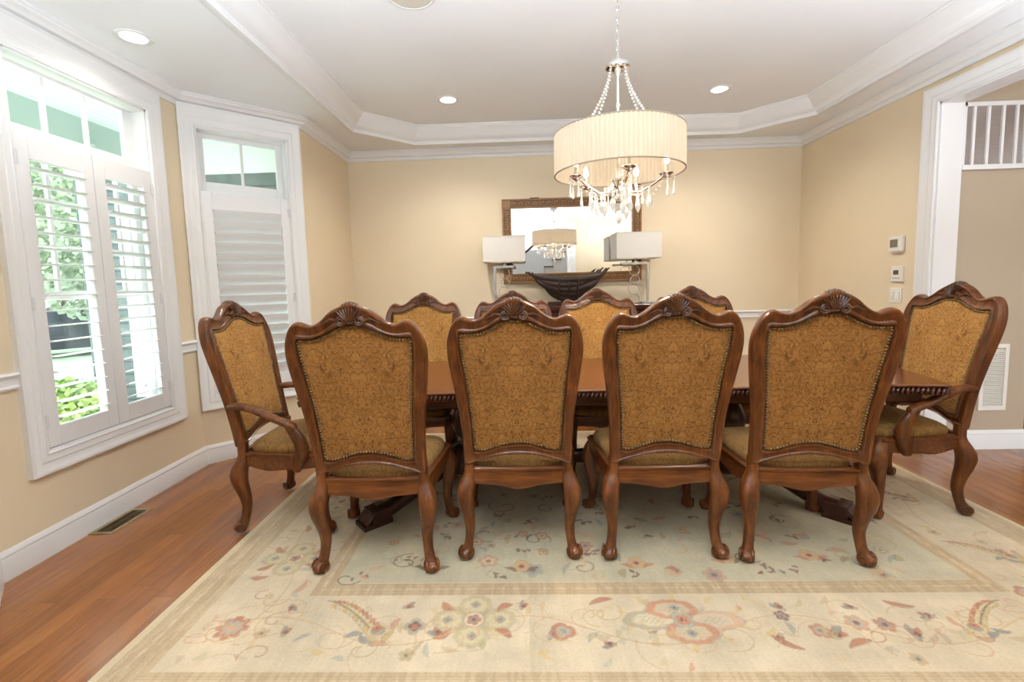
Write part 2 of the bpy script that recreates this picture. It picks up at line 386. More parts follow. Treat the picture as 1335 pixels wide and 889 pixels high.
# crown mouldings
def crown_prof(ztop, h, w):
    pts = [(0, ztop), (w, ztop), (w, ztop-.012), (w-.010, ztop-.016), (w-.014, ztop-.026)]
    for k in range(7):
        a = k/6; pts.append((w-.014-(w-.034)*a-.006*sin(a*pi*2), ztop-.026-(h-.056)*a-.006*sin(a*pi)))
    pts += [(.020, ztop-h+.024), (.016, ztop-h+.016), (.013, ztop-h+.012), (.013, ztop-h), (0, ztop-h)]
    return pts
m = MB(); sweep(m, outline, crown_prof(ZS, ZS-ZCB+.012, .085), True); struct(m.build('trim_1', 'trim', angle=28))
m = MB(); sweep(m, oct_, crown_prof(ZT+.001, ZT-ZS+.03, .135), True)
sweep(m, oct_, [(-.05, ZS+.002), (.012, ZS+.002), (.016, ZS-.010), (.010, ZS-.022), (-.02, ZS-.022), (-.05, ZS-.008)], True)
struct(m.build('trim_2', 'trim', angle=28))
# baseboards
bprof = [(0, 0), (.016, 0), (.016, .105), (.013, .113), (.015, .121), (.011, .132), (.006, .142), (.004, .146), (0, .146)]
def base(name, path):
    m = MB(); sweep(m, path, bprof); return struct(m.build(name, 'trim', angle=28))
base('baseboard_back', [(XR, DY1+.12), (XR, YB), (XL, YB), BB, BA, (XB, 1.98), (XL, 1.36), (XL, YN), (XL+.70, YN)])
base('baseboard_right', [(1.2, YN), (XR, YN), (XR, DY0-.12)])
# chair rail
rprof = [(0, .895), (.014, .897), (.018, .908), (.012, .918), (.012, .950), (.020, .958), (.026, .968), (.020, .978), (0, .980)]
def at2(s): d = Vector((BB[0]-BA[0], BB[1]-BA[1])).normalized(); return (BA[0]+d.x*s, BA[1]+d.y*s)
for i, path in enumerate([[(XR, DY1+.12), (XR, YB), (XL, YB), BB, at2(.857)], [at2(.004), BA, (XB, 3.222)], [(XB, 2.163), (XB, 1.98), (XL, 1.36), (XL, YN)]]):
    m = MB(); sweep(m, path, rprof); struct(m.build('trim_%d' % (i+3), 'trim', angle=28))

# casing around an opening: mitred frame in the plane (s,z) on wall from a with direction d, normal n (into room)
cas = [(0, 0), (0, .012), (.008, .017), (.014, .013), (.026, .014), (.044, .019), (.050, .016), (.068, .020), (.086, .027), (.094, .030), (.104, .030), (.104, 0)]   # (from inner edge outwards, projection)
def casing(mb, org, d, n, s0, s1, z0, z1, sides='LTRB', width=.104, top=1.0):
    d = Vector((d[0], d[1], 0)); n = Vector((n[0], n[1], 0)); o = Vector((org[0], org[1], 0)); k = width/.104
    def P(s, z, h): return o+d*s+n*h+Vector((0, 0, z))
    if 'B' in sides:
        loops = [[P(s0-u*k, z0-u*k, h), P(s1+u*k, z0-u*k, h), P(s1+u*k, z1+u*k*top, h), P(s0-u*k, z1+u*k*top, h)] for u, h in cas]
        rings = [[loops[i][c] for i in range(len(cas))] for c in range(4)]; mb.loft(rings, True, True)
    else:
        loops = [[P(s0-u*k, z0, h), P(s0-u*k, z1+u*k, h), P(s1+u*k, z1+u*k, h), P(s1+u*k, z0, h)] for u, h in cas]
        rings = [[loops[i][c] for i in range(len(cas))] for c in range(4)]; mb.loft(rings, True, False)

# ------------------------------------------------------------------ windows
def window(name, org, d, n, s0, s1, z0, z1, ztr, glass, munt, mull, munt_low, depth=.09):
    """opening with casing, jamb, transom above and double sash below"""
    D = Vector((d[0], d[1], 0)); Nn = Vector((n[0], n[1], 0)); O = Vector((org[0], org[1], 0)); Z = Vector((0, 0, 1))
    def bx(mb, a, b, za, zb, h0, h1): mb.obox(O+D*((a+b)/2)+Nn*((h0+h1)/2)+Z*((za+zb)/2), D, Nn, Z, (b-a)/2, (h1-h0)/2, (zb-za)/2)
    m = MB(); casing(m, org, d, n, s0, s1, z0, z1, top=1.42)
    root = struct(m.build(name, 'trim', angle=28))
    m = MB()
    for a, b, za, zb in ((s0, s0+.012, z0, z1), (s1-.012, s1, z0, z1), (s0, s1, z0, z0+.012), (s0, s1, z1-.012, z1)): bx(m, a, b, za, zb, -T-.02, .002)
    m.build('window_jamb', 'trim', root, smooth=False)
    g0, g1, gz0, gz1 = glass; m = MB(); h0, h1 = -depth-.03, -depth
    bx(m, s0+.01, g0, ztr-.06, z1-.01, h0, h1); bx(m, g1, s1-.01, ztr-.06, z1-.01, h0, h1); bx(m, g0, g1, gz1, z1-.01, h0, h1); bx(m, g0, g1, ztr-.06, gz0, h0, h1)
    for q in munt: bx(m, q-.010, q+.010, gz0, gz1, h0, h1-.006)
    m.build('transom_frame', 'trim', root, smooth=False, bevel=.003)
    m = MB(); bx(m, g0-.01, g1+.01, gz0-.01, gz1+.01, h0+.012, h0+.015); m.build('transom_pane', 'pane', root, smooth=False)
    m = MB(); zl = ztr-.06
    bx(m, s0+.01, s0+.055, z0+.01, zl, h0, h1); bx(m, s1-.055, s1-.01, z0+.01, zl, h0, h1); bx(m, s0+.05, s1-.05, z0+.01, z0+.075, h0, h1); bx(m, s0+.05, s1-.05, zl-.05, zl, h0, h1)
    zm = 1.345; bx(m, s0+.05, s1-.05, zm-.024, zm+.024, h0-.01, h1)
    for q in mull: bx(m, q-.035, q+.035, z0+.05, zl, h0, h1)
    for q in munt_low: bx(m, q-.010, q+.010, zm, zl, h0, h1-.008)
    for zz in (1.62, 1.87): bx(m, s0+.05, s1-.05, zz-.006, zz+.006, h0+.004, h1-.012)
    m.build('sash_frame', 'trim', root, smooth=False, bevel=.003)
    m = MB(); bx(m, s0+.04, s1-.04, z0+.05, zl, h0+.012, h0+.015); m.build('sash_pane', 'pane', root, smooth=False)
    return root
window('window_1', (XB, 0), (0, 1), (1, 0), W1[0], W1[1], W1[2], W1[3], 2.20, (2.296, 3.045, 2.235, 2.530), (2.543, 2.79), (2.735,), (2.52, 2.96))
dv = Vector((BB[0]-BA[0], BB[1]-BA[1])).normalized(); nv = (dv.y, -dv.x)
window('window_2', BA, (dv.x, dv.y), nv, W2[0], W2[1], W2[2], W2[3], 2.17, (.165, .685, 2.195, 2.525), (.428,), (), (.42,))

def shutter(label, org, d, n, s0, s1, z0, z1, o0, o1, p0, p1, nl, tilt, hinge_side, lw=.078):
    """plantation shutter leaf; local axes built straight in world-aligned frame"""
    D = Vector((d[0], d[1], 0)); Nn = Vector((n[0], n[1], 0)); O = Vector((org[0], org[1], 0)); Z = Vector((0, 0, 1))
    base_ = O+D*((s0+s1)/2)+Nn*(-.012)+Z*z0
    root = thing('plantation_shutter', label, 'window shutter', base_, 0, 'white plantation shutter leaves')
    def bx(mb, a, b, za, zb, h0, h1): mb.obox(O+D*((a+b)/2)+Nn*((h0+h1)/2)+Z*((za+zb)/2)-base_, D, Nn, Z, (b-a)/2, (h1-h0)/2, (zb-za)/2)
    f = MB(); h0, h1 = -.026, .004
    bx(f, s0, o0, z0, z1, h0, h1); bx(f, o1, s1, z0, z1, h0, h1); bx(f, o0, o1, z0, p0, h0, h1); bx(f, o0, o1, p1, z1, h0, h1)
    f.build('shutter_frame', 'shutter', root, smooth=False, bevel=.003)
    for i in range(nl):
        z = p0+(p1-p0)*(i+.5)/nl; l = MB(); a = radians(tilt); u = Nn*cos(a)+Z*sin(a); w = -Nn*sin(a)+Z*cos(a)
        prof = [(-1, 0), (-.7, .75), (0, 1), (.7, .75), (1, 0), (.7, -.75), (0, -1), (-.7, -.75)]
        rings = [[O+D*s+Nn*(-.011)+Z*z+u*(q*lw/2)+w*(r*.0048)-base_ for q, r in prof] for s in (o0+.002, o1-.002)]
        l.loft(rings); l.build('louver', 'shutter', root)
    hs = s0-.004 if hinge_side < 0 else s1+.004
    for z in (z0+.14, (z0+z1)/2-.05, z1-.12):
        h = MB(); h.tube([O+D*hs+Nn*.008+Z*(z-.035)-base_, O+D*hs+Nn*.008+Z*(z+.035)-base_], .006, 8); bx(h, hs-.016, hs+.016, z-.035, z+.035, .001, .006); h.build('hinge', 'hinge', root)
    return root
shutter('white shutter leaf with flat open louvres, left leaf of the large front window, garden behind', (XB, 0), (0, 1), (1, 0), 2.270, 2.690, .552, 2.158, 2.336, 2.626, .655, 2.040, 17, 2, -1)
shutter('white shutter leaf with tilted open louvres, right leaf of the large window, grey siding behind', (XB, 0), (0, 1), (1, 0), 2.694, 3.112, .552, 2.158, 2.768, 3.046, .655, 2.040, 17, 14, 1)
shutter('white shutter leaf with fully closed louvres on the narrow angled bay window', BA, (dv.x, dv.y), nv, .112, .733, .55, 2.105, .178, .672, .64, 1.972, 16, 63, 1, .094)

# ------------------------------------------------------------------ opening to the hall and what lies beyond
m = MB(); casing(m, (XR, 0), (0, 1), (-1, 0), DY0, DY1, 0, DZ, 'LTR', .112); root = struct(m.build('door_1', 'trim', angle=28))
m = MB(); m.box(XR-.002, XR+.160, DY1-.014, DY1+.001, 0, DZ); m.box(XR-.002, XR+.160, DY0-.001, DY0+.014, 0, DZ); m.box(XR-.002, XR+.160, DY0, DY1, DZ-.014, DZ); m.build('door_jamb', 'trim', root, smooth=False)
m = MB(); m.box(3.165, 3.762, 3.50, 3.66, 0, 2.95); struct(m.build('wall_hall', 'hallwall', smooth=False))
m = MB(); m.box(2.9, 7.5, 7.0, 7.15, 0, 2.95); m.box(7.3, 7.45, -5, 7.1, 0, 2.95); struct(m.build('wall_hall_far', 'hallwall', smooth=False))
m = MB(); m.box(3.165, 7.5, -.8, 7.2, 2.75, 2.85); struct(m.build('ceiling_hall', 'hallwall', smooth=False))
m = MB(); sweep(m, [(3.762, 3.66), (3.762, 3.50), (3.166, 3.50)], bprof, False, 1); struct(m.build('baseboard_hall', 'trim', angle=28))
# transom window above the hall wall
m = MB(); hz0, hz1, hx0, hx1 = 2.065, 2.535, 3.170, 3.615; y1, y0 = 3.499, 3.474
m.box(hx0, hx1, y0, y1, hz1-.03, hz1); m.box(hx0, hx1, y0-.008, y1, hz0, hz0+.035); m.box(hx0, hx0+.02, y0, y1, hz0, hz1); m.box(hx1-.022, hx1, y0, y1, hz0, hz1)
root = struct(m.build('window_3', 'trim', smooth=False, bevel=.003))
m = MB()
for q in (3.246, 3.345, 3.446, 3.54): m.box(q-.009, q+.009, y0+.003, y1-.006, hz0+.03, hz1-.03)
m.build('muntins', 'trim', root, smooth=False)
m = MB(); m.box(hx0+.01, hx1-.01, 3.490, 3.498, hz0+.02, hz1-.02); m.build('blind', 'blind', root, smooth=False)
# return-air grille
t = thing('air_return_grille', 'white louvred air return grille low on the hall wall beside the right armchair', 'air vent', (3.51, 3.50, .30))
m = MB()
for a in ((-.10, .10, .0, .03), (-.10, .10, .47, .50), (-.10, -.072, .03, .47), (.072, .10, .03, .47)): m.box(a[0], a[1], -.014, 0, a[2], a[3])
m.build('grille_frame', 'plastic', t, smooth=False, bevel=.002)
m = MB()
for k in range(30):
    z = .035+k*.0145; m.obox((0, -.007, z), (1, 0, 0), (0, .8, .6), (0, -.6, .8), .074, .006, .0018)
m.build('grille_slats', 'plastic', t, smooth=False)
t['label'] = 'white louvred air return grille low on the hall wall beside the right armchair'
# brown door edge far down the hall
m = MB(); m.box(4.02, 4.12, 3.9, 4.8, 0, 2.05); struct(m.build('door_2', 'chairwood', smooth=False, bevel=.004))

# ------------------------------------------------------------------ controls on the right wall
t = thing('thermostat', 'thick ivory thermostat with large grey screen, topmost control by the doorway', 'thermostat', (XR, 3.79, 1.574))
m = MB(); m.box(-.032, 0, -.062, .062, -.058, .058); m.build('housing', 'plastic', t, smooth=False, bevel=.005)
m = MB(); m.box(-.034, -.031, -.028, .046, -.026, .036); m.build('screen', 'lcd', t, smooth=False)
m = MB(); m.box(-.020, 0, -.050, .045, -.072, -.058); m.build('lower_ledge', 'plastic', t, smooth=False, bevel=.003)
t = thing('humidity_control', 'flat white wall control with small dark screen, middle of the three by the doorway', 'thermostat', (XR, 3.78, 1.337))
m = MB(); m.box(-.016, 0, -.055, .055, -.062, .062); m.build('housing', 'plastic', t, smooth=False, bevel=.004)
m = MB(); m.box(-.018, -.015, -.020, .030, -.005, .030); m.build('screen', 'lcd2', t, smooth=False)
m = MB(); m.box(-.018, -.015, -.034, .036, -.036, -.032); m.build('button_line', 'lcd', t, smooth=False)
t = thing('light_switch', 'white two-gang light switch plate, lowest of the three controls by the doorway', 'light switch', (XR, 3.79, 1.166))
m = MB(); m.box(-.008, 0, -.058, .058, -.060, .060); m.build('switch_plate', 'plastic', t, smooth=False, bevel=.003)
m = MB(); m.box(-.014, -.007, -.044, -.012, -.033, .033); m.build('rocker', 'plastic', t, smooth=False, bevel=.002)
m = MB(); m.box(-.014, -.007, .012, .044, -.033, .033); m.box(-.016, -.013, .018, .038, .004, .010); m.build('rocker', 'plastic', t, smooth=False, bevel=.002)

# floor register
t = thing('floor_register', 'brass floor vent set in the wood floor below the large window', 'floor vent', (-2.40, 2.556, 0))
m = MB()
for a in ((-.068, .068, -.148, -.125), (-.068, .068, .125, .148), (-.068, -.045, -.125, .125), (.045, .068, -.125, .125)): m.box(a[0], a[1], a[2], a[3], 0, .005)
m.build('register_frame', 'register', t, smooth=False, bevel=.002)
m = MB(); m.box(-.046, .046, -.126, .126, .0003, .001); m.build('duct_opening', 'black', t, smooth=False)
m = MB()
for k in range(17): m.box(-.046, .046, -.122+k*.0153-.0025, -.122+k*.0153+.0025, .001, .004)
m.box(-.003, .003, -.126, .126, .001, .0042); m.build('register_slats', 'brassdark', t, smooth=False)

# ------------------------------------------------------------------ ceiling lights
def can(x, y, z, label, watts=40, r=.082):
    t = thing('recessed_light', label, 'ceiling light', (x, y, z), 0, 'recessed ceiling lights')
    m = MB(); n = 32; prof = [(r*.78, .0), (r*.80, -.004), (r*1.05, -.006), (r*1.12, -.003), (r*1.12, 0)]
    rings = [[(q*cos(2*pi*k/n), q*sin(2*pi*k/n), zz) for k in range(n)] for q, zz in prof]; m.loft(rings, cap=False); m.build('trim_ring', 'trim', t)
    m = MB(); m.lathe([(r*.80, -.001), (r*.78, -.0035), (r*.4, -.005), (.002, -.0055)], n=32); m.build('lens', 'can', t)
    d = bpy.data.lights.new('can_lamp', 'SPOT'); d.energy = watts; d.color = (1, .95, .87); d.spot_size = radians(150); d.spot_blend = .9; d.shadow_soft_size = .06
    o = bpy.data.objects.new('can_lamp', d); C.objects.link(o); o.parent = t; o.location = (0, 0, -.03)
can(-.583, 4.08, ZT, 'lit round recessed light in the tray ceiling, left of the chandelier', 85)
can(1.706, 4.08, ZT, 'lit round recessed light in the tray ceiling, right of the chandelier', 85)
can(-2.155, 2.683, ZS, 'lit round recessed light in the lower bay ceiling above the large window', 22)
for x in (-.583, 1.706):      # the near pair of downlights, out of the frame: lamps only
    d = bpy.data.lights.new('near_can_lamp', 'SPOT'); d.energy = 16; d.color = (1, .95, .87); d.spot_size = radians(150); d.spot_blend = .9; d.shadow_soft_size = .06
    o = bpy.data.objects.new('near_can_lamp', d); C.objects.link(o); o.location = (x, 1.0, ZT-.03)
t = thing('ceiling_speaker', 'round pale grey speaker grille in the tray ceiling at the top edge', 'ceiling speaker', (-.56, 2.63, ZT))
m = MB(); m.lathe([(.135, 0), (.135, -.008), (.122, -.011), (.119, -.008)], n=40, cap=False); m.build('speaker_rim', 'trim', t)
m = MB(); m.lathe([(.120, -.006), (.08, -.008), (.002, -.009)], n=40); m.build('speaker_grille', 'shadeband', t)

# ------------------------------------------------------------------ rug (painted per vertex by the script)
RX0, RX1, RY0, RY1 = -1.535, 2.595, 1.29, 4.04
def make_rug():
    xs = np.arange(RX0, RX1+.001, .0052); ys = np.concatenate([np.arange(RY0, 2.75, .0046), np.arange(2.75, RY1, .012), [RY1]])
    X, Y = np.meshgrid(xs, ys); H, W = X.shape
    lin = lambda r, g, b: np.array(srgb(r, g, b)[:3])
    cream, cream2, tan, tan2 = lin(226, 203, 169), lin(214, 193, 152), lin(192, 162, 122), lin(168, 136, 98)
    rust, rose, blue, grey, olive, wine, brown, gold = lin(188, 112, 76), lin(206, 150, 116), lin(140, 140, 134), lin(168, 164, 146), lin(178, 160, 112), lin(116, 50, 44), lin(104, 74, 56), lin(204, 170, 108)
    dX = np.minimum(X-RX0, RX1-X); dY = np.minimum(Y-RY0, RY1-Y); d = np.minimum(dX, dY)
    def vnoise(sx, sy, seed):
        r = np.random.default_rng(seed); g = r.random((64, 64)); u = X/sx % 63; v = Y/sy % 63
        i = u.astype(int); j = v.astype(int); fu = u-i; fv = v-j; fu = fu*fu*(3-2*fu); fv = fv*fv*(3-2*fv); i2 = (i+1) % 64; j2 = (j+1) % 64
        return (g[j, i]*(1-fu)+g[j, i2]*fu)*(1-fv)+(g[j2, i]*(1-fu)+g[j2, i2]*fu)*fv
    col = np.empty((H, W, 3)); col[:] = cream
    n1 = vnoise(.22, .22, 1); n2 = vnoise(.012, .09, 2); n3 = vnoise(.05, .05, 3)
    col = col*(1-.25*(n1*n1)[..., None])
    field = d > .665
    col[field] = (cream2*.55+lin(172, 168, 150)*.45); col = col*(1-.14*n3[..., None])
    def blend(mask, c, a=1.0):
        al = (mask*a)[..., None]; col[:] = col*(1-al)+c*al
    def band(a, b): return ((d > a) & (d < b)).astype(float)
    along = np.where(dX < dY, Y, X)
    blend(band(0, .035), cream2, .8)
    blend(band(.035, .185), tan, .62)
    for q in (.036, .049, .062, .075, .100, .113, .126, .139, .152, .165, .178): blend(band(q, q+.0055), tan2, .38)
    dsh = ((along*13 % 1) < .55).astype(float); blend(band(.083, .097)*dsh, cream, .45); blend(band(.143, .150)*((along*19 % 1) < .5), cream, .35)
    blend(band(.580, .662), tan, .80)
    for q in (.581, .592, .603, .633, .644, .655): blend(band(q, q+.005), tan2, .45)
    blend(band(.612, .626)*((along*15 % 1) < .5), cream2, .40)
    blend(band(.035, .185)*(n2 > .55), tan2, .30); blend(band(.58, .662)*(n2 > .55), tan2, .35)
    def win(cx, cy, r):
        i0, i1 = np.searchsorted(xs, [cx-r, cx+r]); j0, j1 = np.searchsorted(ys, [cy-r, cy+r]); return slice(j0, j1), slice(i0, i1)
    def put(sl, mask, c, a=1.0):
        sub = col[sl]; al = (np.clip(mask, 0, 1)*a)[..., None]; col[sl] = sub*(1-al)+c*al
    def soft(v, e=.004): return np.clip(.5-v/e, 0, 1)
    def flower(cx, cy, r, k, c1, c2, c3, rot=0, outline=brown, sq=1.0, a=.85):
        sl = win(cx, cy, r*1.3); x = X[sl]-cx; y = (Y[sl]-cy)/sq
        if x.size == 0: return
        th = np.arctan2(y, x)+rot; R = np.hypot(x, y); pr = r*(.66+.34*np.abs(np.cos(k*th/2))**.7)
        put(sl, soft(R-pr, .006), outline, a*.55); put(sl, soft(R-pr*.93, .006), c1, a); put(sl, soft(R-pr*.62, .005), c2, a); put(sl, soft(R-r*.26, .004), c3, a)
    def leaf(cx, cy, L, w, ang, c, a=.8, out=None):
        sl = win(cx, cy, L*.8); x = X[sl]-cx; y = Y[sl]-cy
        if x.size == 0: return
        u = (x*cos(ang)+y*sin(ang))/L; v = (-x*sin(ang)+y*cos(ang))/w; u0 = np.clip(u+.5, 0, 1)
        e = np.abs(v+.35*(u*u*4-.5))-(np.sin(pi*u0)**.8)*.5*(u0*.5+.6)
        inside = (np.abs(u) < .5)
        if out is not None: put(sl, soft(e-.10, .1)*inside, out, a*.7)
        put(sl, soft(e, .1)*inside, c, a)
    def stroke(pts, w, c, a=.75):
        pts = np.array(pts)
        for p, q in zip(pts[:-1], pts[1:]):
            mx, my = (p+q)/2; r = np.hypot(*(q-p))/2+w*2; sl = win(mx, my, r); x = X[sl]; y = Y[sl]
            if x.size == 0: continue
            dd = q-p; t = np.clip(((x-p[0])*dd[0]+(y-p[1])*dd[1])/(dd@dd+1e-9), 0, 1)
            put(sl, soft(np.hypot(x-p[0]-t*dd[0], y-p[1]-t*dd[1])-w/2, .004), c, a)
    def scroll(cx, cy, r0, turns, a0, hand, w, c, a=.6):
        n = 40; pts = []
        for k in range(n+1):
            t = k/n; r = r0*(1-.85*t); th = a0+hand*turns*2*pi*t; pts.append((cx+r*cos(th), cy+r*sin(th)*.8))
        stroke(pts, w, c, a)
    R = random.Random(11); thin = lin(196, 160, 116)
    # vine along the borders
    def border_vine(horizontal, c0, s0, s1):
        n = int((s1-s0)/.025); pts = []
        for k in range(n+1):
            s = s0+(s1-s0)*k/n; o = .075*sin((s-s0)*2*pi/1.02); pts.append((s, c0+o) if horizontal else (c0+o, s))
        stroke(pts, .006, thin, .8)
        for k in range(int((s1-s0)/.085)):
            s = s0+k*.085+R.uniform(-.03, .03); o = .075*sin((s-s0)*2*pi/1.02)+R.choice((-1, 1))*R.uniform(.035, .12)
            p = (s, c0+o) if horizontal else (c0+o, s)
            typ = R.random()
            if typ < .30: leaf(p[0], p[1], R.uniform(.05, .09), R.uniform(.022, .036), R.uniform(0, 6.3), R.choice((grey, olive, blue, gold, tan)), .7)
            elif typ < .42: flower(p[0], p[1], R.uniform(.022, .034), 5, R.choice((rose, rust, gold)), grey, wine, R.uniform(0, 6), a=.7)
            elif typ < .72: scroll(p[0], p[1], R.uniform(.05, .09), R.uniform(.6, 1.1), R.uniform(0, 6), R.choice((-1, 1)), .0055, R.choice((thin, rose, tan)), .75)
            else: leaf(p[0], p[1], R.uniform(.04, .06), .022, R.uniform(0, 6.3), R.choice((rust, rose, wine)), .6)
    border_vine(True, RY0+.38, RX0+.25, RX1-.25); border_vine(True, RY1-.38, RX0+.25, RX1-.25)
    border_vine(False, RX0+.38, RY0+.35, RY1-.3); border_vine(False, RX1-.38, RY0+.35, RY1-.3)
    # big motifs of the front border
    def quatre(cx, cy, s):
        for th in np.linspace(0, 2*pi, 11)[:-1]+.3: leaf(cx+cos(th)*s*1.25, cy+sin(th)*s*.72, s*.36, s*.15, th, gold, .55)
        lobe(cx-.62*s, cy, .62*s, .27*s, lin(176, 160, 134), lin(212, 196, 164)); lobe(cx+.62*s, cy-.02*s, .62*s, .27*s, lin(208, 164, 132), lin(200, 184, 154))
        lobe(cx-.14*s, cy+.32*s, .54*s, .29*s, lin(196, 128, 92), lin(196, 178, 148)); lobe(cx+.08*s, cy-.36*s, .52*s, .30*s, lin(196, 130, 94), lin(198, 180, 148))
        for ax, ay in ((-.06, .36), (.06, -.38)): flower(cx+ax*s, cy+ay*s, s*.10, 4, blue, blue, lin(50, 40, 40), a=.9)
        flower(cx, cy, s*.26, 4, grey, rust, wine, .78, a=.9)
    def bud(cx, cy, s, ang):
        leaf(cx, cy, s, s*.55, ang, rust, .85, brown); leaf(cx+s*.35*cos(ang+.8), cy+s*.35*sin(ang+.8), s*.8, s*.4, ang+.7, blue, .8, brown); leaf(cx-s*.3*cos(ang), cy-s*.3*sin(ang), s*.7, s*.35, ang-.8, grey, .75)
        flower(cx, cy, s*.2, 4, wine, wine, rust, a=.8)
    def lobe(cx, cy, rx, ry, ring, fill, a=.9, e=.12):
        sl = win(cx, cy, max(rx, ry)*1.2); x = X[sl]-cx; y = Y[sl]-cy
        if x.size == 0: return
        R = np.hypot(x/rx, y/ry)+.04*np.sin(np.arctan2(y, x)*9)
        put(sl, soft(R-1.06, e), brown, .5*a); put(sl, soft(R-1, e), ring, a); put(sl, soft(R-.70, e), fill, a)
        put(sl, soft(R-.42, .3)*(np.sin(x*260)*np.sin(y*260) > 0), tan2, .45)
    def rosette(cx, cy, s):
        for ax, ay in ((1, 0), (-1, 0), (0, 1), (0, -1)): lobe(cx+ax*s*.78, cy+ay*s*.66, s*.52, s*.46, lin(196, 176, 132), lin(214, 196, 156), .75, .2); flower(cx+ax*s*.85, cy+ay*s*.70, s*.16, 4, blue, grey, wine, a=.7)
        for th in (.6, 2.5, 3.8, 5.7): leaf(cx+cos(th)*s*1.15, cy+sin(th)*s*1.0, s*.62, s*.28, th, rust, .8, brown)
        flower(cx, cy, s*.34, 1e-3, cream, cream, rust, a=.9); flower(cx, cy, s*.25, 5, rust, blue, wine, a=.9)
    def rosette_small(cx, cy, s):
        for th in np.linspace(0, 2*pi, 9)[:-1]: leaf(cx+cos(th)*s*.7, cy+sin(th)*s*.6, s*.75, s*.34, th, lin(205, 190, 150) if int(th*10) % 2 else grey, .75, tan2)
        flower(cx, cy, s*.42, 5, cream, rust, blue, a=.9)
    def plume(cx, cy, s, hand):
        for row, (c1, c2, off, ll) in enumerate(((rust, rose, .10, .34), (cream2, lin(214, 190, 140), -.04, .40), (lin(206, 186, 146), gold, -.16, .30))):
            for k in range(12):
                t = k/11; x = cx+hand*s*(-.75+1.05*t); y = cy+s*(.52-.78*t**1.7)+s*off*(.4+.6*t)
                leaf(x, y, s*ll*(.55+.6*t), s*.10, (2.55-.75*t) if hand > 0 else (pi-2.55+.75*t), c1 if k % 3 else c2, .9, brown)
        stroke([(cx+hand*s*(-.95+1.25*t), cy+s*(.62-.90*t**1.5)) for t in np.linspace(0, 1, 16)], .006, brown, .7)
        lobe(cx+hand*s*.34, cy-s*.20, s*.20, s*.17, lin(216, 186, 140), blue, .9); flower(cx+hand*s*.30, cy-s*.14, s*.10, 4, rust, rust, wine)
        for k, (ax, ay, an, c1) in enumerate(((-.10, -.30, .3, blue), (.16, -.42, 2.6, blue), (.55, -.36, 1.2, gold), (.42, -.52, .1, rose), (.62, -.05, 1.4, rose))): leaf(cx+hand*s*ax, cy+s*ay, s*.34, s*.13, an if hand > 0 else pi-an, c1, .85, brown)
    for q in ((-.35, 1.66, .06, 2.4), (.10, 1.645, .075, .6), (-.02, 1.80, .05, 1), (.30, 1.60, .05, 3), (1.02, 1.79, .055, 2), (1.15, 1.64, .075, .2), (1.30, 1.79, .05, 2.5), (1.44, 1.64, .07, 1), (1.56, 1.74, .06, 2.9), (.93, 1.63, .05, 4), (-.95, 1.66, .055, 1.3), (-1.0, 1.80, .05, 5), (-.50, 1.80, .05, .2), (2.0, 1.72, .07, 1)): bud(*q)
    quatre(.606, 1.720, .185); rosette(-.219, 1.725, .125); plume(-.66, 1.71, .21, 1); plume(1.74, 1.71, .18, -1)
    flower(-1.18, 1.685, .068, 8, rust, grey, rose); flower(1.10, 1.66, .04, 5, rust, grey, wine); flower(1.26, 1.70, .045, 6, rose, grey, wine); flower(1.36, 1.69, .04, 5, rust, blue, wine)
    flower(1.0, 1.74, .03, 5, wine, blue, wine); flower(.131, 1.66, .05, 3, rust, grey, blue); flower(-.45, 1.69, .045, 4, grey, wine, rust); flower(2.07, 1.86, .05, 4, rust, grey, wine)
    for q in ((.945, 1.60), (1.2, 1.60), (.30, 1.83), (1.5, 1.80)): leaf(q[0], q[1], .11, .03, R.uniform(0, 3), rust, .75, brown)
    for x in np.arange(-1.2, 2.3, .21):
        scroll(x+R.uniform(-.05, .05), 1.66+R.uniform(-.08, .10), R.uniform(.07, .12), .9, R.uniform(0, 6), R.choice((-1, 1)), .005, thin, .7)
    for k in range(150):
        x = R.uniform(RX0+.22, RX1-.22); y = R.uniform(RY0+.22, RY0+.55) if k % 3 else R.uniform(RY0+.2, 2.9)
        if k % 3 == 0: x = RX0+R.uniform(.22, .55) if R.random() < .5 else RX1-R.uniform(.22, .55)
        if k % 5 == 0: scroll(x, y, R.uniform(.05, .11), R.uniform(.5, 1.0), R.uniform(0, 6), R.choice((-1, 1)), .0042, R.choice((thin, rose, lin(176, 120, 90))), .7)
        elif k % 5 == 1:
            a = R.uniform(0, 6.3); stroke([(x+t*.14*cos(a+t*.9), y+t*.14*sin(a+t*.9)) for t in np.linspace(0, 1, 8)], .004, thin, .7)
        else: leaf(x, y, R.uniform(.04, .085), R.uniform(.02, .04), R.uniform(0, 6.3), R.choice((olive, gold, grey, tan2, lin(206, 178, 128))), R.uniform(.3, .55))
    # corner and side motifs
    for yy in (2.15, 2.75, 3.35): rosette(RX0+.38, yy, .12); plume(RX1-.38, yy, .16, 1); flower(RX0+.40, yy+.30, .05, 6, rust, grey, wine)
    for q, c1 in (((-1.10, 2.34), wine), ((-1.22, 2.43), rust), ((-1.05, 2.20), rose), ((-1.25, 2.0), rust), ((-1.02, 1.93), rose)): leaf(q[0], q[1], .08, .03, R.uniform(0, 6), c1, .7, brown)
    # field
    fx0, fx1, fy0, fy1 = RX0+.70, RX1-.70, RY0+.70, RY1-.70
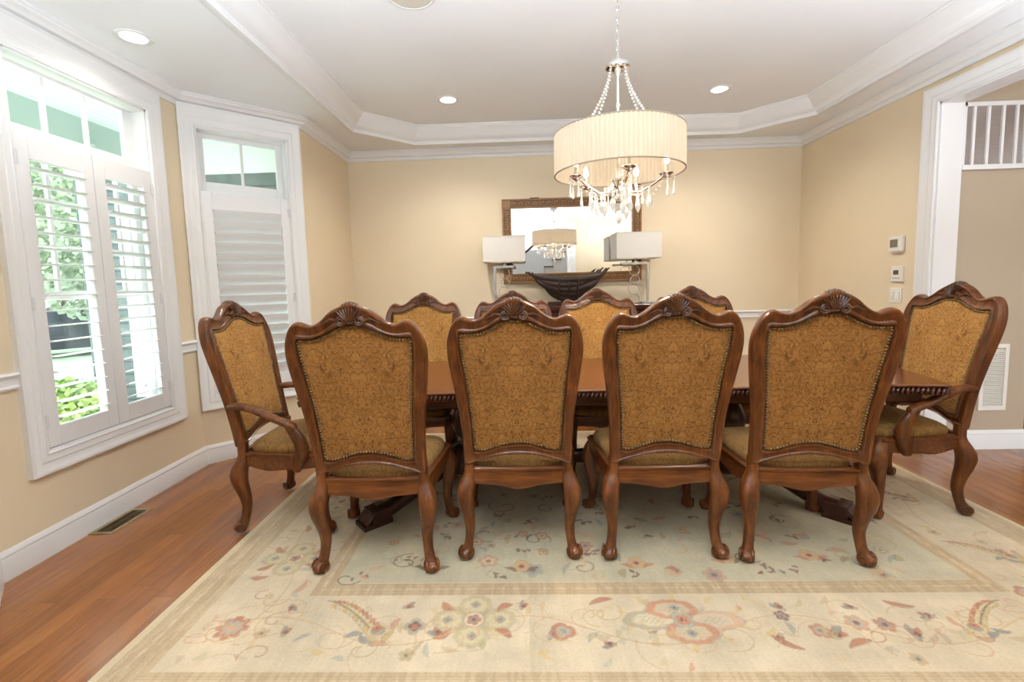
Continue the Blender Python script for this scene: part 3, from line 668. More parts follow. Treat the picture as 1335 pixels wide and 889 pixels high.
    for k in range(210):
        x = R.uniform(fx0, fx1); y = R.uniform(fy0, fy1) if k % 3 else R.uniform(fy0, 2.5); ty = R.random()
        if ty < .22: scroll(x, y, R.uniform(.05, .12), R.uniform(.6, 1.2), R.uniform(0, 6), R.choice((-1, 1)), .007, R.choice((brown, olive, thin)), .6)
        elif ty < .62: leaf(x, y, R.uniform(.05, .11), R.uniform(.025, .045), R.uniform(0, 6.3), R.choice((grey, olive, blue, rust, rose, tan2)), .65, brown if R.random() < .3 else None)
        elif ty < .80: flower(x, y, R.uniform(.025, .055), R.choice((4, 5, 6)), R.choice((rose, gold, rust, grey)), R.choice((blue, cream2)), wine, R.uniform(0, 6), a=.7)
        else:
            for _ in range(4): leaf(x+R.uniform(-.04, .04), y+R.uniform(-.025, .025), .035, .018, R.uniform(0, 6.3), R.choice((wine, brown)), .8)
    for q in ((.516, 2.09), (-.028, 2.07), (.95, 2.12), (1.35, 2.14), (-.45, 2.08)):
        flower(q[0], q[1], .05, 3, gold, rose, wine, .5)
        for s in (-1, 1): leaf(q[0]+s*.05, q[1]-.02, .07, .03, .5*s, R.choice((blue, brown, rust)), .75)
    # worn abrash streaks
    col[:] = col*(1-.07*n2[..., None])*(1.04-.10*vnoise(.5, .07, 9)[..., None])
    Z = np.full((H, W), .011)
    verts = np.stack([X, Y, Z], -1).reshape(-1, 3)
    idx = np.arange(H*W).reshape(H, W); q = np.stack([idx[:-1, :-1], idx[:-1, 1:], idx[1:, 1:], idx[1:, :-1]], -1).reshape(-1)
    me = bpy.data.meshes.new('pile'); nf = (H-1)*(W-1)
    me.vertices.add(H*W); me.vertices.foreach_set('co', (verts-np.array([.53, 2.665, 0])).ravel())
    me.loops.add(nf*4); me.loops.foreach_set('vertex_index', q.astype(np.int32)); me.polygons.add(nf)
    me.polygons.foreach_set('loop_start', np.arange(0, nf*4, 4, dtype=np.int32)); me.update(calc_edges=True); me.validate()
    at = me.color_attributes.new('Col', 'FLOAT_COLOR', 'POINT'); c4 = np.ones((H*W, 4), np.float32); c4[:, :3] = np.clip(col.reshape(-1, 3), 0, 1); at.data.foreach_set('color', c4.ravel())
    me.materials.append(M['rug'])
    t = thing('area_rug', 'large cream floral rug with tan striped borders under the dining table', 'rug', (.53, 2.665, 0))
    o = bpy.data.objects.new('pile', me); C.objects.link(o); o.parent = t
    m = MB(); hx, hy = (RX1-RX0)/2, (RY1-RY0)/2
    m.box(-hx-.003, hx+.003, -hy-.003, hy+.003, 0.0, .0095); m.build('binding', 'rugedge', t, smooth=False, bevel=.003)
make_rug()
RZ = .0115

# ------------------------------------------------------------------ dining chairs
OUT = [(0, 1.272), (.05, 1.258), (.09, 1.236), (.118, 1.212), (.142, 1.194), (.165, 1.183), (.188, 1.182), (.208, 1.190), (.228, 1.197), (.248, 1.192), (.268, 1.173), (.286, 1.142), (.300, 1.100), (.306, 1.058), (.305, 1.01),
       (.298, .945), (.290, .89), (.280, .82), (.271, .75), (.265, .69), (.261, .62), (.259, .55), (.259, .50), (.257, .474), (.236, .470), (.213, .484), (.19, .492), (.165, .500), (.13, .511), (.095, .520), (.05, .525), (0, .527)]
INN = [(0, 1.180), (.047, 1.172), (.078, 1.160), (.10, 1.148), (.125, 1.136), (.15, 1.127), (.175, 1.121), (.20, 1.118), (.225, 1.119), (.243, 1.119), (.248, 1.110), (.247, 1.090), (.2465, 1.067), (.244, 1.03), (.2415, .99),
       (.236, .94), (.231, .89), (.2245, .82), (.2185, .75), (.214, .69), (.211, .63), (.2085, .58), (.207, .556), (.203, .546), (.195, .542), (.183, .540), (.17, .541), (.150, .545), (.125, .553), (.095, .562), (.05, .574), (0, .578)]
def mirror_loop(h): return h+[(-x, z) for x, z in h[-2:0:-1]]
def resample(h, n):
    p = [Vector(q) for q in h]; out = [p[0]]
    seg = []
    for a, b in zip(p[:-1], p[1:]): seg.append((a, b))
    k = n // len(seg)
    res = []
    for i, (a, b) in enumerate(seg):
        p0 = p[i-1] if i > 0 else Vector((-p[1].x, p[1].y)); p3 = p[i+2] if i+2 < len(p) else Vector((-p[-2].x, p[-2].y))
        for j in range(k):
            t = j/k; t2 = t*t; t3 = t2*t
            res.append(.5*((2*a)+(-p0+b)*t+(2*p0-5*a+4*b-p3)*t2+(-p0+3*a-3*b+p3)*t3))
    res.append(p[-1]); return [(v.x, v.y) for v in res]
OUTs = mirror_loop(resample(OUT, 31*3)); INNs = mirror_loop(resample(INN, 31*3))
YS = -.24
def backy(z):
    u = max(z-.43, 0); return YS-.15*u-.065*u*u
def chair_parts(root):
    m = MB()
    prof = [(0, 0), (.02, .014), (.08, .024), (.18, .026), (.28, .021), (.70, .020), (.80, .026), (.90, .026), (1, .014), (1, 0)]
    prof = prof+[(s, -h*1.0) for s, h in prof[-2:0:-1]]
    rings = []
    for (ox, oz), (ix, iz) in zip(OUTs, INNs):
        rings.append([(ox+(ix-ox)*s, backy(oz+(iz-oz)*s)-h, oz+(iz-oz)*s) for s, h in prof])
    m.loft(rings, True, True)
    for sx in (-1, 1):   # lower stile down to the seat joint
        path = [(sx*.2365, YS, z) for z in (.40, .44, .48, .505)]
        m.tube(path, [(.0225, .026)]*4, 12, up=(1, 0, 0), power=.55)
    # rolled bead under the bottom rail
    low = resample(OUT[24:], 21)
    low = low+[(-x, z) for x, z in low[-2::-1]]
    low = [(x, z) for x, z in low if abs(x) < .205]
    m.tube([(x, backy(z)-.020, z+.002) for x, z in low], .0065, 8, up=(0, 1, 0))
    bf = m.build('back_frame', 'chairwood', root, angle=40)
    # carved shell crest, on both faces and over the top
    c = MB()
    for side in (-1, 1):
        for k in range(9):
            a = radians(-44+11*k); L = .0665-.006*abs(k-4)/4
            bx_, bz = 0.012*sin(a), 1.194
            ctr = (bx_+sin(a)*L*.55, backy(1.22)+side*(.024), bz+cos(a)*L*.55)
            rot = Matrix.Rotation(a, 3, 'Y'); c.ell(ctr, .0062, .0135, L*.56, 8, 8, rot)
        for s in (-1, 1):
            for (r, q) in ((.017, .006), (.009, .006)):
                pts = [(s*.040+r*cos(th), backy(1.2)+side*(.027), 1.196+r*sin(th)) for th in np.linspace(0, 2*pi, 13)[:-1]]; c.tube(pts, q, 6, loop=True, up=(0, 1, 0))
            c.tube([(s*.062, backy(1.2)+side*.025, 1.200), (s*.085, backy(1.2)+side*.024, 1.205), (s*.12, backy(1.2)+side*.024, 1.188)], [.007, .006, .002], 7)
        c.ell((0, backy(1.19)+side*.026, 1.190), .020, .008, .010, 10, 6)
    for k in range(7):
        a = radians(-48+16*k); c.ell((sin(a)*.046, backy(1.26), 1.219+cos(a)*.048), .0125, .026, .012, 10, 6, Matrix.Rotation(a, 3, 'Y'))
    c.build('shell_carving', 'carving', bf)
    # upholstered panel, bulging to the rear a little and to the front more
    u = MB(); cen = Vector((0, .86)); n = len(INNs); T_ = [1.0, .985, .96, .92, .85, .74, .6, .42, .22]
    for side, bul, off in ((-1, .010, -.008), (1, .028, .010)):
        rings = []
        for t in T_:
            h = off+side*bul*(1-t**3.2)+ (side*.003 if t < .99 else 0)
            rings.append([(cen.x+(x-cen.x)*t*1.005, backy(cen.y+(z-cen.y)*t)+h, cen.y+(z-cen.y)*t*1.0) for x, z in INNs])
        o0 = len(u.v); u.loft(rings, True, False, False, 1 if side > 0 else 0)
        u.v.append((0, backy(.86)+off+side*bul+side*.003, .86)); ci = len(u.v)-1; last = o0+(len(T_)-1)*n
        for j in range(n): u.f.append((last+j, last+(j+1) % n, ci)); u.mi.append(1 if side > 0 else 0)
    u.build('back_upholstery', ['fabric', 'fabric_front_lit'], root, angle=60)
    # brass nailheads
    pts = [Vector(p) for p in INNs]
    for side in (-1, 1):
        nm = MB(); acc = 0; n = len(pts)
        for i in range(n):
            a, b = pts[i], pts[(i+1) % n]; L = (b-a).length; pos = acc
            while pos < L:
                p = a+(b-a)*(pos/L) if L > 0 else a; d = (p-cen); q = cen+d*(1-.0085/d.length)
                y = backy(q.y)+side*(.0185 if side < 0 else .0205); r = .0066
                vs = [(q.x, y+side*.0042, q.y)]+[(q.x+r*.7*cos(t), y+side*.003, q.y+r*.7*sin(t)) for t in np.linspace(0, 2*pi, 7)[:-1]]+[(q.x+r*cos(t), y-side*.002, q.y+r*sin(t)) for t in np.linspace(0, 2*pi, 7)[:-1]]
                fs = [(0, 1+k, 1+(k+1) % 6) for k in range(6)]+[(1+k, 7+k, 7+(k+1) % 6, 1+(k+1) % 6) for k in range(6)]
                nm.add(vs, fs); pos += .0142
            acc = pos-L
        nm.build('nailhead_trim', 'brassdark', root, angle=80)
    # seat frame with scalloped rails
    s = MB(); RW, FW, YF = .222, .272, .235
    def rail(a, b, zt, fn, th, n=24, mold=True):
        a = Vector(a); b = Vector(b); d = (b-a); L = d.length; d.normalize(); nn = Vector((d.y, -d.x)); rings = []
        for k in range(n+1):
            t = k/n; p = a+d*L*t; z0 = fn(t)
            pr_ = [(-th/2, z0), (th/2, z0), (th/2+.002, z0+.012), (th/2, z0+.018), (th/2, zt-.016), (th/2+.006, zt-.012), (th/2+.006, zt-.003), (th/2, zt), (-th/2, zt)]
            rings.append([(p.x+nn.x*o, p.y+nn.y*o, z) for o, z in pr_])
        s.loft(rings)
    sc_ = lambda t: .372-.030*(max(0, sin(pi*((t-.0)))**2))+.012*sin(pi*t)*cos(2*pi*(t-.5)*1.0)*0
    def scal(t):
        u = abs(t-.5)*2
        return .343+.032*(u**1.6) - .010*math.exp(-((u-.62)/.13)**2)*0 + (.010*sin(u*pi)**2)
    rail((-RW, YS), (RW, YS), .450, scal, .030)
    rail((FW, YF-.02), (-FW, YF-.02), .440, scal, .034)
    for sx in (-1, 1):
        a, b = ((RW+.012, YS), (FW+.006, YF-.02)); f = lambda t: .352+.022*(abs(t-.5)*2)**2-.012*math.exp(-((t-.32)/.14)**2)
        if sx > 0: rail(a, b, .442, f, .030)
        else: rail((-b[0], b[1]), (-a[0], a[1]), .442, lambda t: f(1-t), .030)
    s.build('seat_frame', 'chairwood_h', root, angle=40)
    # seat cushion
    q = MB(); rings = []
    def outl(t, e):
        pts = []
        for k in range(48):
            th = 2*pi*k/48; cx_, sy_ = cos(th), sin(th); cx_ = math.copysign(abs(cx_)**.38, cx_); sy_ = math.copysign(abs(sy_)**.38, sy_)
            y = .005+sy_*(.232+e)*t; hw = (.226+(.276-.226)*((y+.24)/.475))+e; pts.append((cx_*hw*t, y))
        return pts
    for z, e, t in ((.436, .0, 1), (.446, .006, 1), (.462, .008, 1), (.476, .004, 1), (.488, -.006, 1), (.497, -.022, 1), (.504, -.02, .86), (.511, -.02, .62), (.515, -.02, .34), (.516, -.02, .10)):
        rings.append([(x, y, z-.010*max(0, (-y-.1)/.14)*(1 if z > .48 else .3)) for x, y in outl(t, e)])
    q.loft(rings); q.build('seat', 'seatfabric', root, angle=60)
    # legs
    def leg(path, rr, foot):
        l = MB(); P = [Vector(p) for p in path]; n = len(P)
        # smooth
        sp = []; sr = []
        for i in range(n-1):
            p0, p1, p2, p3 = P[max(i-1, 0)], P[i], P[i+1], P[min(i+2, n-1)]; r0, r1, r2, r3 = rr[max(i-1, 0)], rr[i], rr[i+1], rr[min(i+2, n-1)]
            for j in range(4):
                t = j/4; f = lambda a, b, c, d: .5*((2*b)+(-a+c)*t+(2*a-5*b+4*c-d)*t*t+(-a+3*b-3*c+d)*t*t*t)
                sp.append(f(p0, p1, p2, p3)); sr.append(f(r0, r1, r2, r3))
        sp.append(P[-1]); sr.append(rr[-1])
        rings = []
        for p, r in zip(sp, sr):
            ring = []
            for k in range(16):
                th = 2*pi*k/16; c_, s_ = cos(th), sin(th); c_ = math.copysign(abs(c_)**.72, c_); s_ = math.copysign(abs(s_)**.72, s_); ring.append((p.x+r*c_, p.y+r*1.02*s_, p.z))
            rings.append(ring)
        l.loft(rings)
        fx, fy, fr, dirx, diry = foot
        l.ell((fx, fy, fr*.86), fr, fr, fr*.86, 14, 8)
        # scroll on the toe
        dv_ = Vector((dirx, diry, 0)).normalized(); pv = Vector((-dv_.y, dv_.x, 0))
        for off in (-.5, .5):
            pts = [Vector((fx, fy, fr*.95))+pv*(off*fr*1.55)+dv_*(.62*fr*cos(t))*1.0+Vector((0, 0, .62*fr*sin(t))) for t in np.linspace(0, 2*pi, 13)[:-1]]; l.tube(pts, fr*.22, 6, loop=True, up=tuple(pv))
        l.ell((fx+dv_.x*fr*.35, fy+dv_.y*fr*.35, fr*.8), fr*.85, fr*.85, fr*.7, 12, 6)
        return l.build('leg', 'chairwood', root, angle=50)
    for sx in (-1, 1):
        leg([(sx*.2375, YS, .452), (sx*.239, YS-.001, .42), (sx*.250, YS-.012, .375), (sx*.2575, YS-.022, .325), (sx*.255, YS-.018, .27), (sx*.247, YS-.004, .205), (sx*.2435, YS+.004, .145), (sx*.249, YS-.004, .085), (sx*.258, YS-.016, .045), (sx*.262, YS-.022, .018)],
            [.0235, .0275, .0385, .0415, .0365, .0290, .0240, .0225, .0260, .026], (sx*.264, YS-.026, .034, sx*.5, -1))
        leg([(sx*.262, .205, .445), (sx*.264, .207, .42), (sx*.276, .222, .375), (sx*.284, .232, .325), (sx*.281, .228, .27), (sx*.272, .214, .205), (sx*.268, .206, .145), (sx*.274, .214, .085), (sx*.283, .227, .045), (sx*.288, .233, .018)],
            [.027, .030, .0385, .0415, .0365, .0290, .0240, .0225, .0260, .026], (sx*.289, .236, .034, sx*.5, 1))
def make_chair(loc, rz, label, group):
    t = thing('dining_chair', label, 'chair', loc, rz, group); chair_parts(t); return t
gf = 'dining chairs along the near side of the table'; gb = 'dining chairs along the far side of the table'; ga = 'armchairs at the table ends'
chair = make_chair((-.712, 2.305, RZ), 0, 'carved side chair seen from behind, leftmost of the near row, nearest the windows', gf)
def place(x, y, rz, label, g):
    c = copy_tree(chair); c.location = (x, y, RZ); c.rotation_euler = (0, 0, rz); c['label'] = label; c['group'] = g; return c
place(-.033, 2.405, 0, 'carved side chair seen from behind, second from left in the near row', gf)
place(.661, 2.395, 0, 'carved side chair seen from behind, third from left in the near row, below the chandelier', gf)
place(1.318, 2.345, -.072, 'carved side chair seen from behind, rightmost of the near row, slightly turned', gf)
place(-.785, 3.295, pi, 'far-side chair with gold fabric front, leftmost, seen between the first two near chairs', gb)
place(-.068, 3.245, pi, 'far-side chair mostly hidden behind the second near chair, left of the boat centrepiece', gb)
place(.597, 3.255, pi, 'far-side chair with gold front in plain view below the boat centrepiece', gb)
place(1.335, 3.255, pi, 'far-side chair mostly hidden behind the third near chair, rightmost of the far row', gb)
# armchairs: same construction plus arms
arm = tag(copy_tree(chair), 'carved armchair at the left end of the table, in front of the windows', 'chair', ga)
arm.name = 'dining_armchair'
for sx in (-1, 1):
    m = MB(); P = [(.252, -.285, .700), (.262, -.245, .708), (.276, -.19, .708), (.292, -.12, .692), (.304, -.05, .664), (.310, .01, .640), (.312, .055, .624), (.312, .088, .606), (.312, .094, .586), (.312, .080, .575)]
    m.tube([(sx*x, y, z) for x, y, z in P], [(.018, .023), (.0195, .026), (.020, .028), (.019, .028), (.018, .027), (.018, .028), (.0195, .029), (.019, .028), (.016, .025), (.012, .021)], 14, up=(0, .3, 1), power=.8)
    m.build('armrest', 'chairwood_h', arm, angle=50)
    m = MB(); P = [(.310, .062, .615), (.312, .090, .575), (.313, .116, .535), (.308, .128, .49), (.300, .118, .45), (.294, .100, .41), (.292, .085, .375), (.290, .082, .352)]
    m.tube([(sx*x, y, z) for x, y, z in P], [(.022, .020), (.028, .023), (.033, .025), (.036, .026), (.036, .026), (.034, .025), (.030, .022), (.021, .017)], 12, up=(0, 1, 0), power=.75)
    m.build('arm_support', 'chairwood', arm, angle=50)
arm.location = (-1.318, 2.674, RZ); arm.rotation_euler = (0, 0, -pi/2)
arm2 = copy_tree(arm); arm2.location = (2.150, 2.772, RZ); arm2.rotation_euler = (0, 0, pi/2)
arm2['label'] = 'carved armchair at the right end of the table, beside the hall opening'

# ------------------------------------------------------------------ dining table
tab = thing('dining_table', 'long dark mahogany dining table with carved rope edge in the room centre', 'table', (.495, 2.955, RZ))
hx, hy = 1.71, .535
def tplan(ins=0):
    pts = []
    def side(a): return a
    # corner points flare outwards slightly, ends bow
    n = 40
    for k in range(n): x = -1+2*k/n; pts.append((x*(hx-.0), -(hy-.022+.05*abs(x)**10)))
    for k in range(n): y = -1+2*k/n; pts.append((hx+.10*(1-y*y), y*(hy+.028)))
    for k in range(n): x = 1-2*k/n; pts.append((x*hx, (hy-.022+.05*abs(x)**10)))
    for k in range(n): y = 1-2*k/n; pts.append((-hx-.10*(1-y*y), y*(hy+.028)))
    if ins: pts = [(x*(1-ins/hx), y*(1-ins/hy)) for x, y in pts]
    return pts
ztop = .765-RZ
m = MB(); rings = []
for z, i in ((ztop-.055, .022), (ztop-.018, .020), (ztop-.012, .002), (ztop-.004, 0), (ztop, .005)): rings.append([(x, y, z) for x, y in tplan(i)])
m.loft(rings); m.build('tabletop', 'tabletop', tab, angle=30)
m = MB(); pl = [Vector(p) for p in tplan(.012)]; acc = 0
for i in range(len(pl)):
    a, b = pl[i], pl[(i+1) % len(pl)]; L = (b-a).length; pos = acc
    while pos < L:
        p = a+(b-a)*(pos/L); d = (b-a).normalized(); ang = math.atan2(d.y, d.x)
        m.ell((p.x, p.y, ztop-.036), .0105, .017, .021, 8, 6, Matrix.Rotation(ang, 3, 'Z') @ Matrix.Rotation(.35, 3, 'Y')); pos += .0235
    acc = pos-L
m.build('rope_edge', 'tableedge', tab, angle=60)
m = MB(); m.loft([[(x, y, z) for x, y in tplan(i)] for z, i in ((ztop-.118, .10), (ztop-.108, .085), (ztop-.060, .075), (ztop-.054, .06))]); m.build('apron', 'tableedge', tab, angle=30)
for px_ in (-.84, .80):
    m = MB(); m.lathe([(.22, .62), (.22, .645), (.14, .60), (.085, .55), (.11, .50), (.13, .44), (.12, .38), (.08, .33), (.095, .29), (.13, .26), (.15, .20), (.15, .13), (.11, .10), (.02, .095)][::-1], (px_, 0, 0), 28)
    m.box(px_-.26, px_+.26, -.22, .22, .615, ztop-.110); m.build('pedestal', 'pedestal', tab, angle=40)
    sg = -1 if px_ < 0 else 1
    for sy_ in (-1, 1):
        m = MB(); tip = Vector((sg*(.50+.80 if sg > 0 else 1.395), sy_*.50, 0)); tip.x = 1.278 if sg > 0 else -1.395; tip.y = sy_*.51
        st = Vector((px_, 0, 0)); dd = (tip-st); P = []; Rr = []
        for t_, z, w, h in ((.10, .23, .055, .075), (.30, .20, .05, .06), (.5, .14, .042, .045), (.68, .085, .04, .04), (.80, .06, .045, .04), (.90, .055, .05, .042)): P.append(st+dd*t_+Vector((0, 0, z))); Rr.append((h, w))
        m.tube(P, Rr, 12, up=(0, 0, 1), power=.6)
        m.build('pedestal_leg', 'pedestal', tab, angle=40)
        f = MB(); u = dd.normalized(); v_ = Vector((-u.y, u.x, 0)); Z3 = Vector((0, 0, 1))
        f.obox(st+dd*.93+Z3*.012, u, v_, Z3, .085, .062, .012)
        for k in range(5): f.tube([st+dd*.90+v_*(-.044+.022*k)+Z3*.085, st+dd*.955+v_*(-.046+.023*k)+Z3*.075, st+dd*1.0+v_*(-.048+.024*k)+Z3*.045, st+dd*1.02+v_*(-.048+.024*k)+Z3*.028], [.012, .014, .014, .009], 8)
        f.obox(st+dd*.90+Z3*.05, u, v_, Z3, .055, .058, .038)
        f.build('scroll_foot', 'pedestal', tab, angle=40)
m = MB(); m.tube([(-.72, 0, .17), (-.3, 0, .19), (0, 0, .20), (.3, 0, .19), (.70, 0, .17)], [(.05, .04), (.035, .03), (.05, .04), (.035, .03), (.05, .04)], 12, up=(0, 0, 1), power=.6); m.build('stretcher', 'pedestal', tab)

# ------------------------------------------------------------------ sideboard against the back wall
sb = thing('sideboard', 'dark wood sideboard against the back wall below the mirror, mostly hidden by chairs', 'cabinet', (.56, 4.875, 0))
W_, D_ = .94, .215
m = MB(); m.box(-W_+.04, W_-.04, -D_+.02, D_, .14, 1.03); m.build('cabinet_body', 'sideboard', sb, smooth=False, bevel=.004)
m = MB(); m.loft([[(sx*(W_-i), sy_*(D_-j), z) for sx, sy_ in ((-1, -1), (1, -1), (1, 1), (-1, 1))] for z, i, j in ((1.03, .035, .02), (1.045, .02, .01), (1.06, .018, .008), (1.066, .004, .0), (1.095, .0, .0), (1.10, .004, .004))]); m.build('top', 'sideboard', sb, smooth=False)
for x in (-.66, -.22, .22, .66):
    m = MB(); m.box(x-.205, x+.205, -D_+.004, -D_+.022, .82, 1.0); d = m.build('drawer', 'sideboard', sb, smooth=False, bevel=.004)
    m = MB(); m.ell((x, -D_-.008, .91), .016, .016, .016); m.build('knob', 'brassdark', d)
    m = MB(); m.box(x-.205, x+.205, -D_+.004, -D_+.022, .18, .80); d = m.build('door', 'sideboard', sb, smooth=False, bevel=.004)
    m = MB(); m.ell((x+(.17 if x in (-.66, .22) else -.17), -D_-.008, .55), .014, .014, .014); m.build('knob', 'brassdark', d)
for sx in (-1, 1):
    for sy_ in (-1, 1):
        m = MB(); m.lathe([(.03, 0), (.045, .03), (.035, .07), (.05, .11), (.05, .15)], (sx*(W_-.10), sy_*(D_-.075), 0), 16); m.build('foot', 'sideboard', sb)
ZSB = 1.10
# boat-shaped centrepiece
bt = thing('boat_bowl', 'dark carved boat-shaped wooden centrepiece with pointed ends on the sideboard', 'sculpture', (.49, 4.84, ZSB))
def hull(x, f):   # f: 0 keel .. 1 rim ; returns (halfwidth, z)
    u = abs(x); b = max(0, 1-u**2.3); zk = .058+.235*u**2.0; zr = .262+.055*u**1.8; return zk, zr, b
for k, f in enumerate((.06, .30, .54, .78, 1.0)):
    for sy_ in (-1, 1):
        L = .30+.135*f
        m = MB(); P = []; Rr = []
        for j in range(25):
            u = -1+2*j/24; zk, zr, b = hull(u, f); ex = L*(1+.085*((k*7+(u > 0)*3) % 3-1)); hw = .100*(sin(f*pi*.5)**.8)*(1-abs(u)**2.0)**.8+.006
            z = zk+(zr-zk)*f+.020*math.sin(k*2.1+u*3)*abs(u)+.012*(k-2)*u*u+(.055 if u > 0 else .03)*max(0, abs(u)-.72)/.28*(k > 1)
            P.append((u*ex, sy_*hw, z)); tp = max(.06, (1-abs(u)**3.5)); Rr.append((.030*tp+.003, .008*tp+.002))
        m.tube(P, Rr, 8, up=(0, 0, 1)); m.build('strake', 'driftwood', bt, angle=60)
for x in (-.10, .095, .0):
    m = MB(); pts = [(x, -.109, .275), (x, -.107, .22), (x, -.085, .13), (x, -.05, .075), (x, 0, .055), (x, .05, .075), (x, .085, .13), (x, .107, .22), (x, .109, .275)]
    m.tube(pts, .008, 8); m.build('rib', 'ledge', bt)
m = MB(); m.box(-.24, .24, -.06, .06, .0, .022); m.box(-.21, .21, -.045, .045, .022, .040); m.box(-.08, .08, -.02, .02, .040, .062); m.build('stand', 'ledge', bt, smooth=False, bevel=.005)
# lamps
def lamp(label, x, sx, ax, shx0, shx1):
    t = thing('table_lamp', label, 'lamp', (x, 4.88, ZSB), 0, 'rectangular shade lamps on the sideboard')
    m = MB(); m.box(-.075, .075, -.06, .06, 0, .018); m.build('base', 'nickel', t, smooth=False, bevel=.004)
    m = MB(); m.box(-.013, .013, -.013, .013, .015, .428); m.build('post', 'nickel', t, smooth=False, bevel=.003)
    m = MB(); a, b = (0, ax); m.box(min(a, b)-.012, max(a, b)+.012, -.011, .011, .405, .428); m.ell((ax+(.02 if ax > 0 else -.02), 0, .4165), .016, .014, .014); m.build('arm', 'nickel', t, angle=40)
    sxm = (shx0+shx1)/2-x
    m = MB(); m.tube([(sxm, 0, .42), (sxm, 0, .50)], .009, 10); m.lathe([(.020, .425), (.020, .440), (.008, .445)], (sxm, 0, 0), 14); m.build('socket_stem', 'nickel', t)
    m = MB(); z0, z1 = .468, .722; a, b = shx0-x, shx1-x; y0, y1 = -.15, .15; th = .004
    m.box(a, b, y0, y0+th, z0, z1); m.box(a, b, y1-th, y1, z0, z1); m.box(a, a+th, y0, y1, z0, z1); m.box(b-th, b, y0, y1, z0, z1)
    s = m.build('lamp_shade', 'lampshade', t, smooth=False, bevel=.002)
    m = MB()
    for zz in (z0, z1):
        for (p, q, r, w) in ((a, b, y0, y0), (a, b, y1, y1), (a, a, y0, y1), (b, b, y0, y1)): m.box(min(p, q)-.003, max(p, q)+.003, min(r, w)-.003, max(r, w)+.003, zz-.004, zz+.004)
    m.build('shade_binding', 'shadeband', s, smooth=False)
    rx = ax*.55
    for k, (zz, r, dx) in enumerate(((.345, .052, 0), (.245, .046, .004), (.150, .056, -.006), (.052, .048, .004))):
        m = MB(); m.tube([(rx+dx+r*cos(q), -.004*(k % 2), zz+r*sin(q)) for q in np.linspace(0, 2*pi, 29)[:-1]], .0042, 8, loop=True, up=(0, 1, 0)); m.build('ring', 'nickel', t)
    return t
lamp('silver lamp with rectangular white shade on the left half of the sideboard', -.268, 1, .185, -.378, .055)
lamp('silver lamp with rectangular white shade on the right half of the sideboard', 1.330, -1, -.255, .975, 1.432)
# mirror
mr = thing('wall_mirror', 'rectangular mirror in brown Greek key frame on the back wall above the sideboard', 'mirror', (.5645, YB, 1.795))
hw, hh, fw = .7485, .450, .098
m = MB()
for a in ((-hw, hw, hh-fw, hh), (-hw, hw, -hh, -hh+fw), (-hw, -hw+fw, -hh+fw, hh-fw), (hw-fw, hw, -hh+fw, hh-fw)): m.box(a[0], a[1], -.035, 0, a[2], a[3])
for q, e in ((0, .010), (fw-.010, .010)):
    for a in ((-hw+q, hw-q, hh-q-e, hh-q), (-hw+q, hw-q, -hh+q, -hh+q+e), (-hw+q, -hw+q+e, -hh+q, hh-q), (hw-q-e, hw-q, -hh+q, hh-q)): m.box(a[0], a[1], -.042, -.034, a[2], a[3])
# meander drawn with thin dark fillets
def meander(o, ux, uz, L, n):
    w = L/n; k = .052
    for i in range(n):
        b = i*w
        for (s0, t0, s1, t1) in ((0, 0, 0, 1), (0, 1, .78, 1), (.78, 1, .78, .30), (.78, .30, .32, .30), (.32, .30, .32, .62), (0, 0, 1, 0)):
            p = Vector(o)+Vector(ux)*(b+w*s0)+Vector(uz)*(k*t0); q = Vector(o)+Vector(ux)*(b+w*s1)+Vector(uz)*(k*t1)
            c = (p+q)/2; d = (q-p); L_ = d.length; d.normalize(); n_ = Vector((-d.z, 0, d.x)); m.obox(c+Vector((0, -.036, 0)), d, Vector((0, 1, 0)), n_, L_/2+.0035, .0025, .0038, 1)
meander((-hw+fw, 0, hh-fw+.023), (1, 0, 0), (0, 0, 1), 2*(hw-fw), 17); meander((-hw+fw, 0, -hh+.023), (1, 0, 0), (0, 0, 1), 2*(hw-fw), 17)
meander((-hw+.023, 0, -hh+fw), (0, 0, 1), (1, 0, 0), 2*(hh-fw), 9); meander((hw-fw+.023, 0, -hh+fw), (0, 0, 1), (1, 0, 0), 2*(hh-fw), 9)
m.build('mirror_frame', ['mirrorframe', 'fret'], mr, smooth=False)
m = MB(); m.box(-hw+fw-.004, hw-fw+.004, -.020, -.012, -hh+fw-.004, hh-fw+.004); m.build('mirror_glass', 'mirror', mr, smooth=False)
m = MB(); m.box(-.445, -.345, -.03, -.005, hh-.002, hh+.012); m.build('top_ornament', 'fret', mr, smooth=False, bevel=.004)

# ------------------------------------------------------------------ chandelier
CX, CY = .556, 2.64
ch = thing('chandelier', 'drum chandelier with pleated cream shade and hanging crystals over the table', 'chandelier', (CX, CY, 1.66))
zo = 1.66
m = MB(); m.lathe([(.003, ZT-zo-.045), (.03, ZT-zo-.04), (.06, ZT-zo-.012), (.065, ZT-zo)], n=24); m.build('canopy', 'chrome', ch)
m = MB(); z = ZT-zo-.04; k = 0
while z > 2.535-zo:
    up = (1, 0, 0) if k % 2 else (0, 1, 0); h, w = .016, .0075; pts = []
    for q in np.linspace(0, 2*pi, 13)[:-1]:
        a = w*cos(q); b = h*sin(q); pts.append((a if k % 2 == 0 else 0, 0 if k % 2 == 0 else a, z-h+b))
    m.tube(pts, .0022, 6, loop=True, up=(0, 1, 0) if k % 2 == 0 else (1, 0, 0)); z -= .0265; k += 1
m.tube([(.004, .003, ZT-zo-.04), (.003, -.003, .95), (.004, .0, .87)], .0018, 6)
m.build('chain', 'chrome', ch)
m = MB(); m.lathe([(.004, .885), (.012, .875), (.030, .862), (.062, .858), (.066, .850), (.066, .836), (.060, .832), (.02, .830), (.012, .80), (.003, .795)][::-1], n=28); m.build('top_disc', 'chrome', ch)
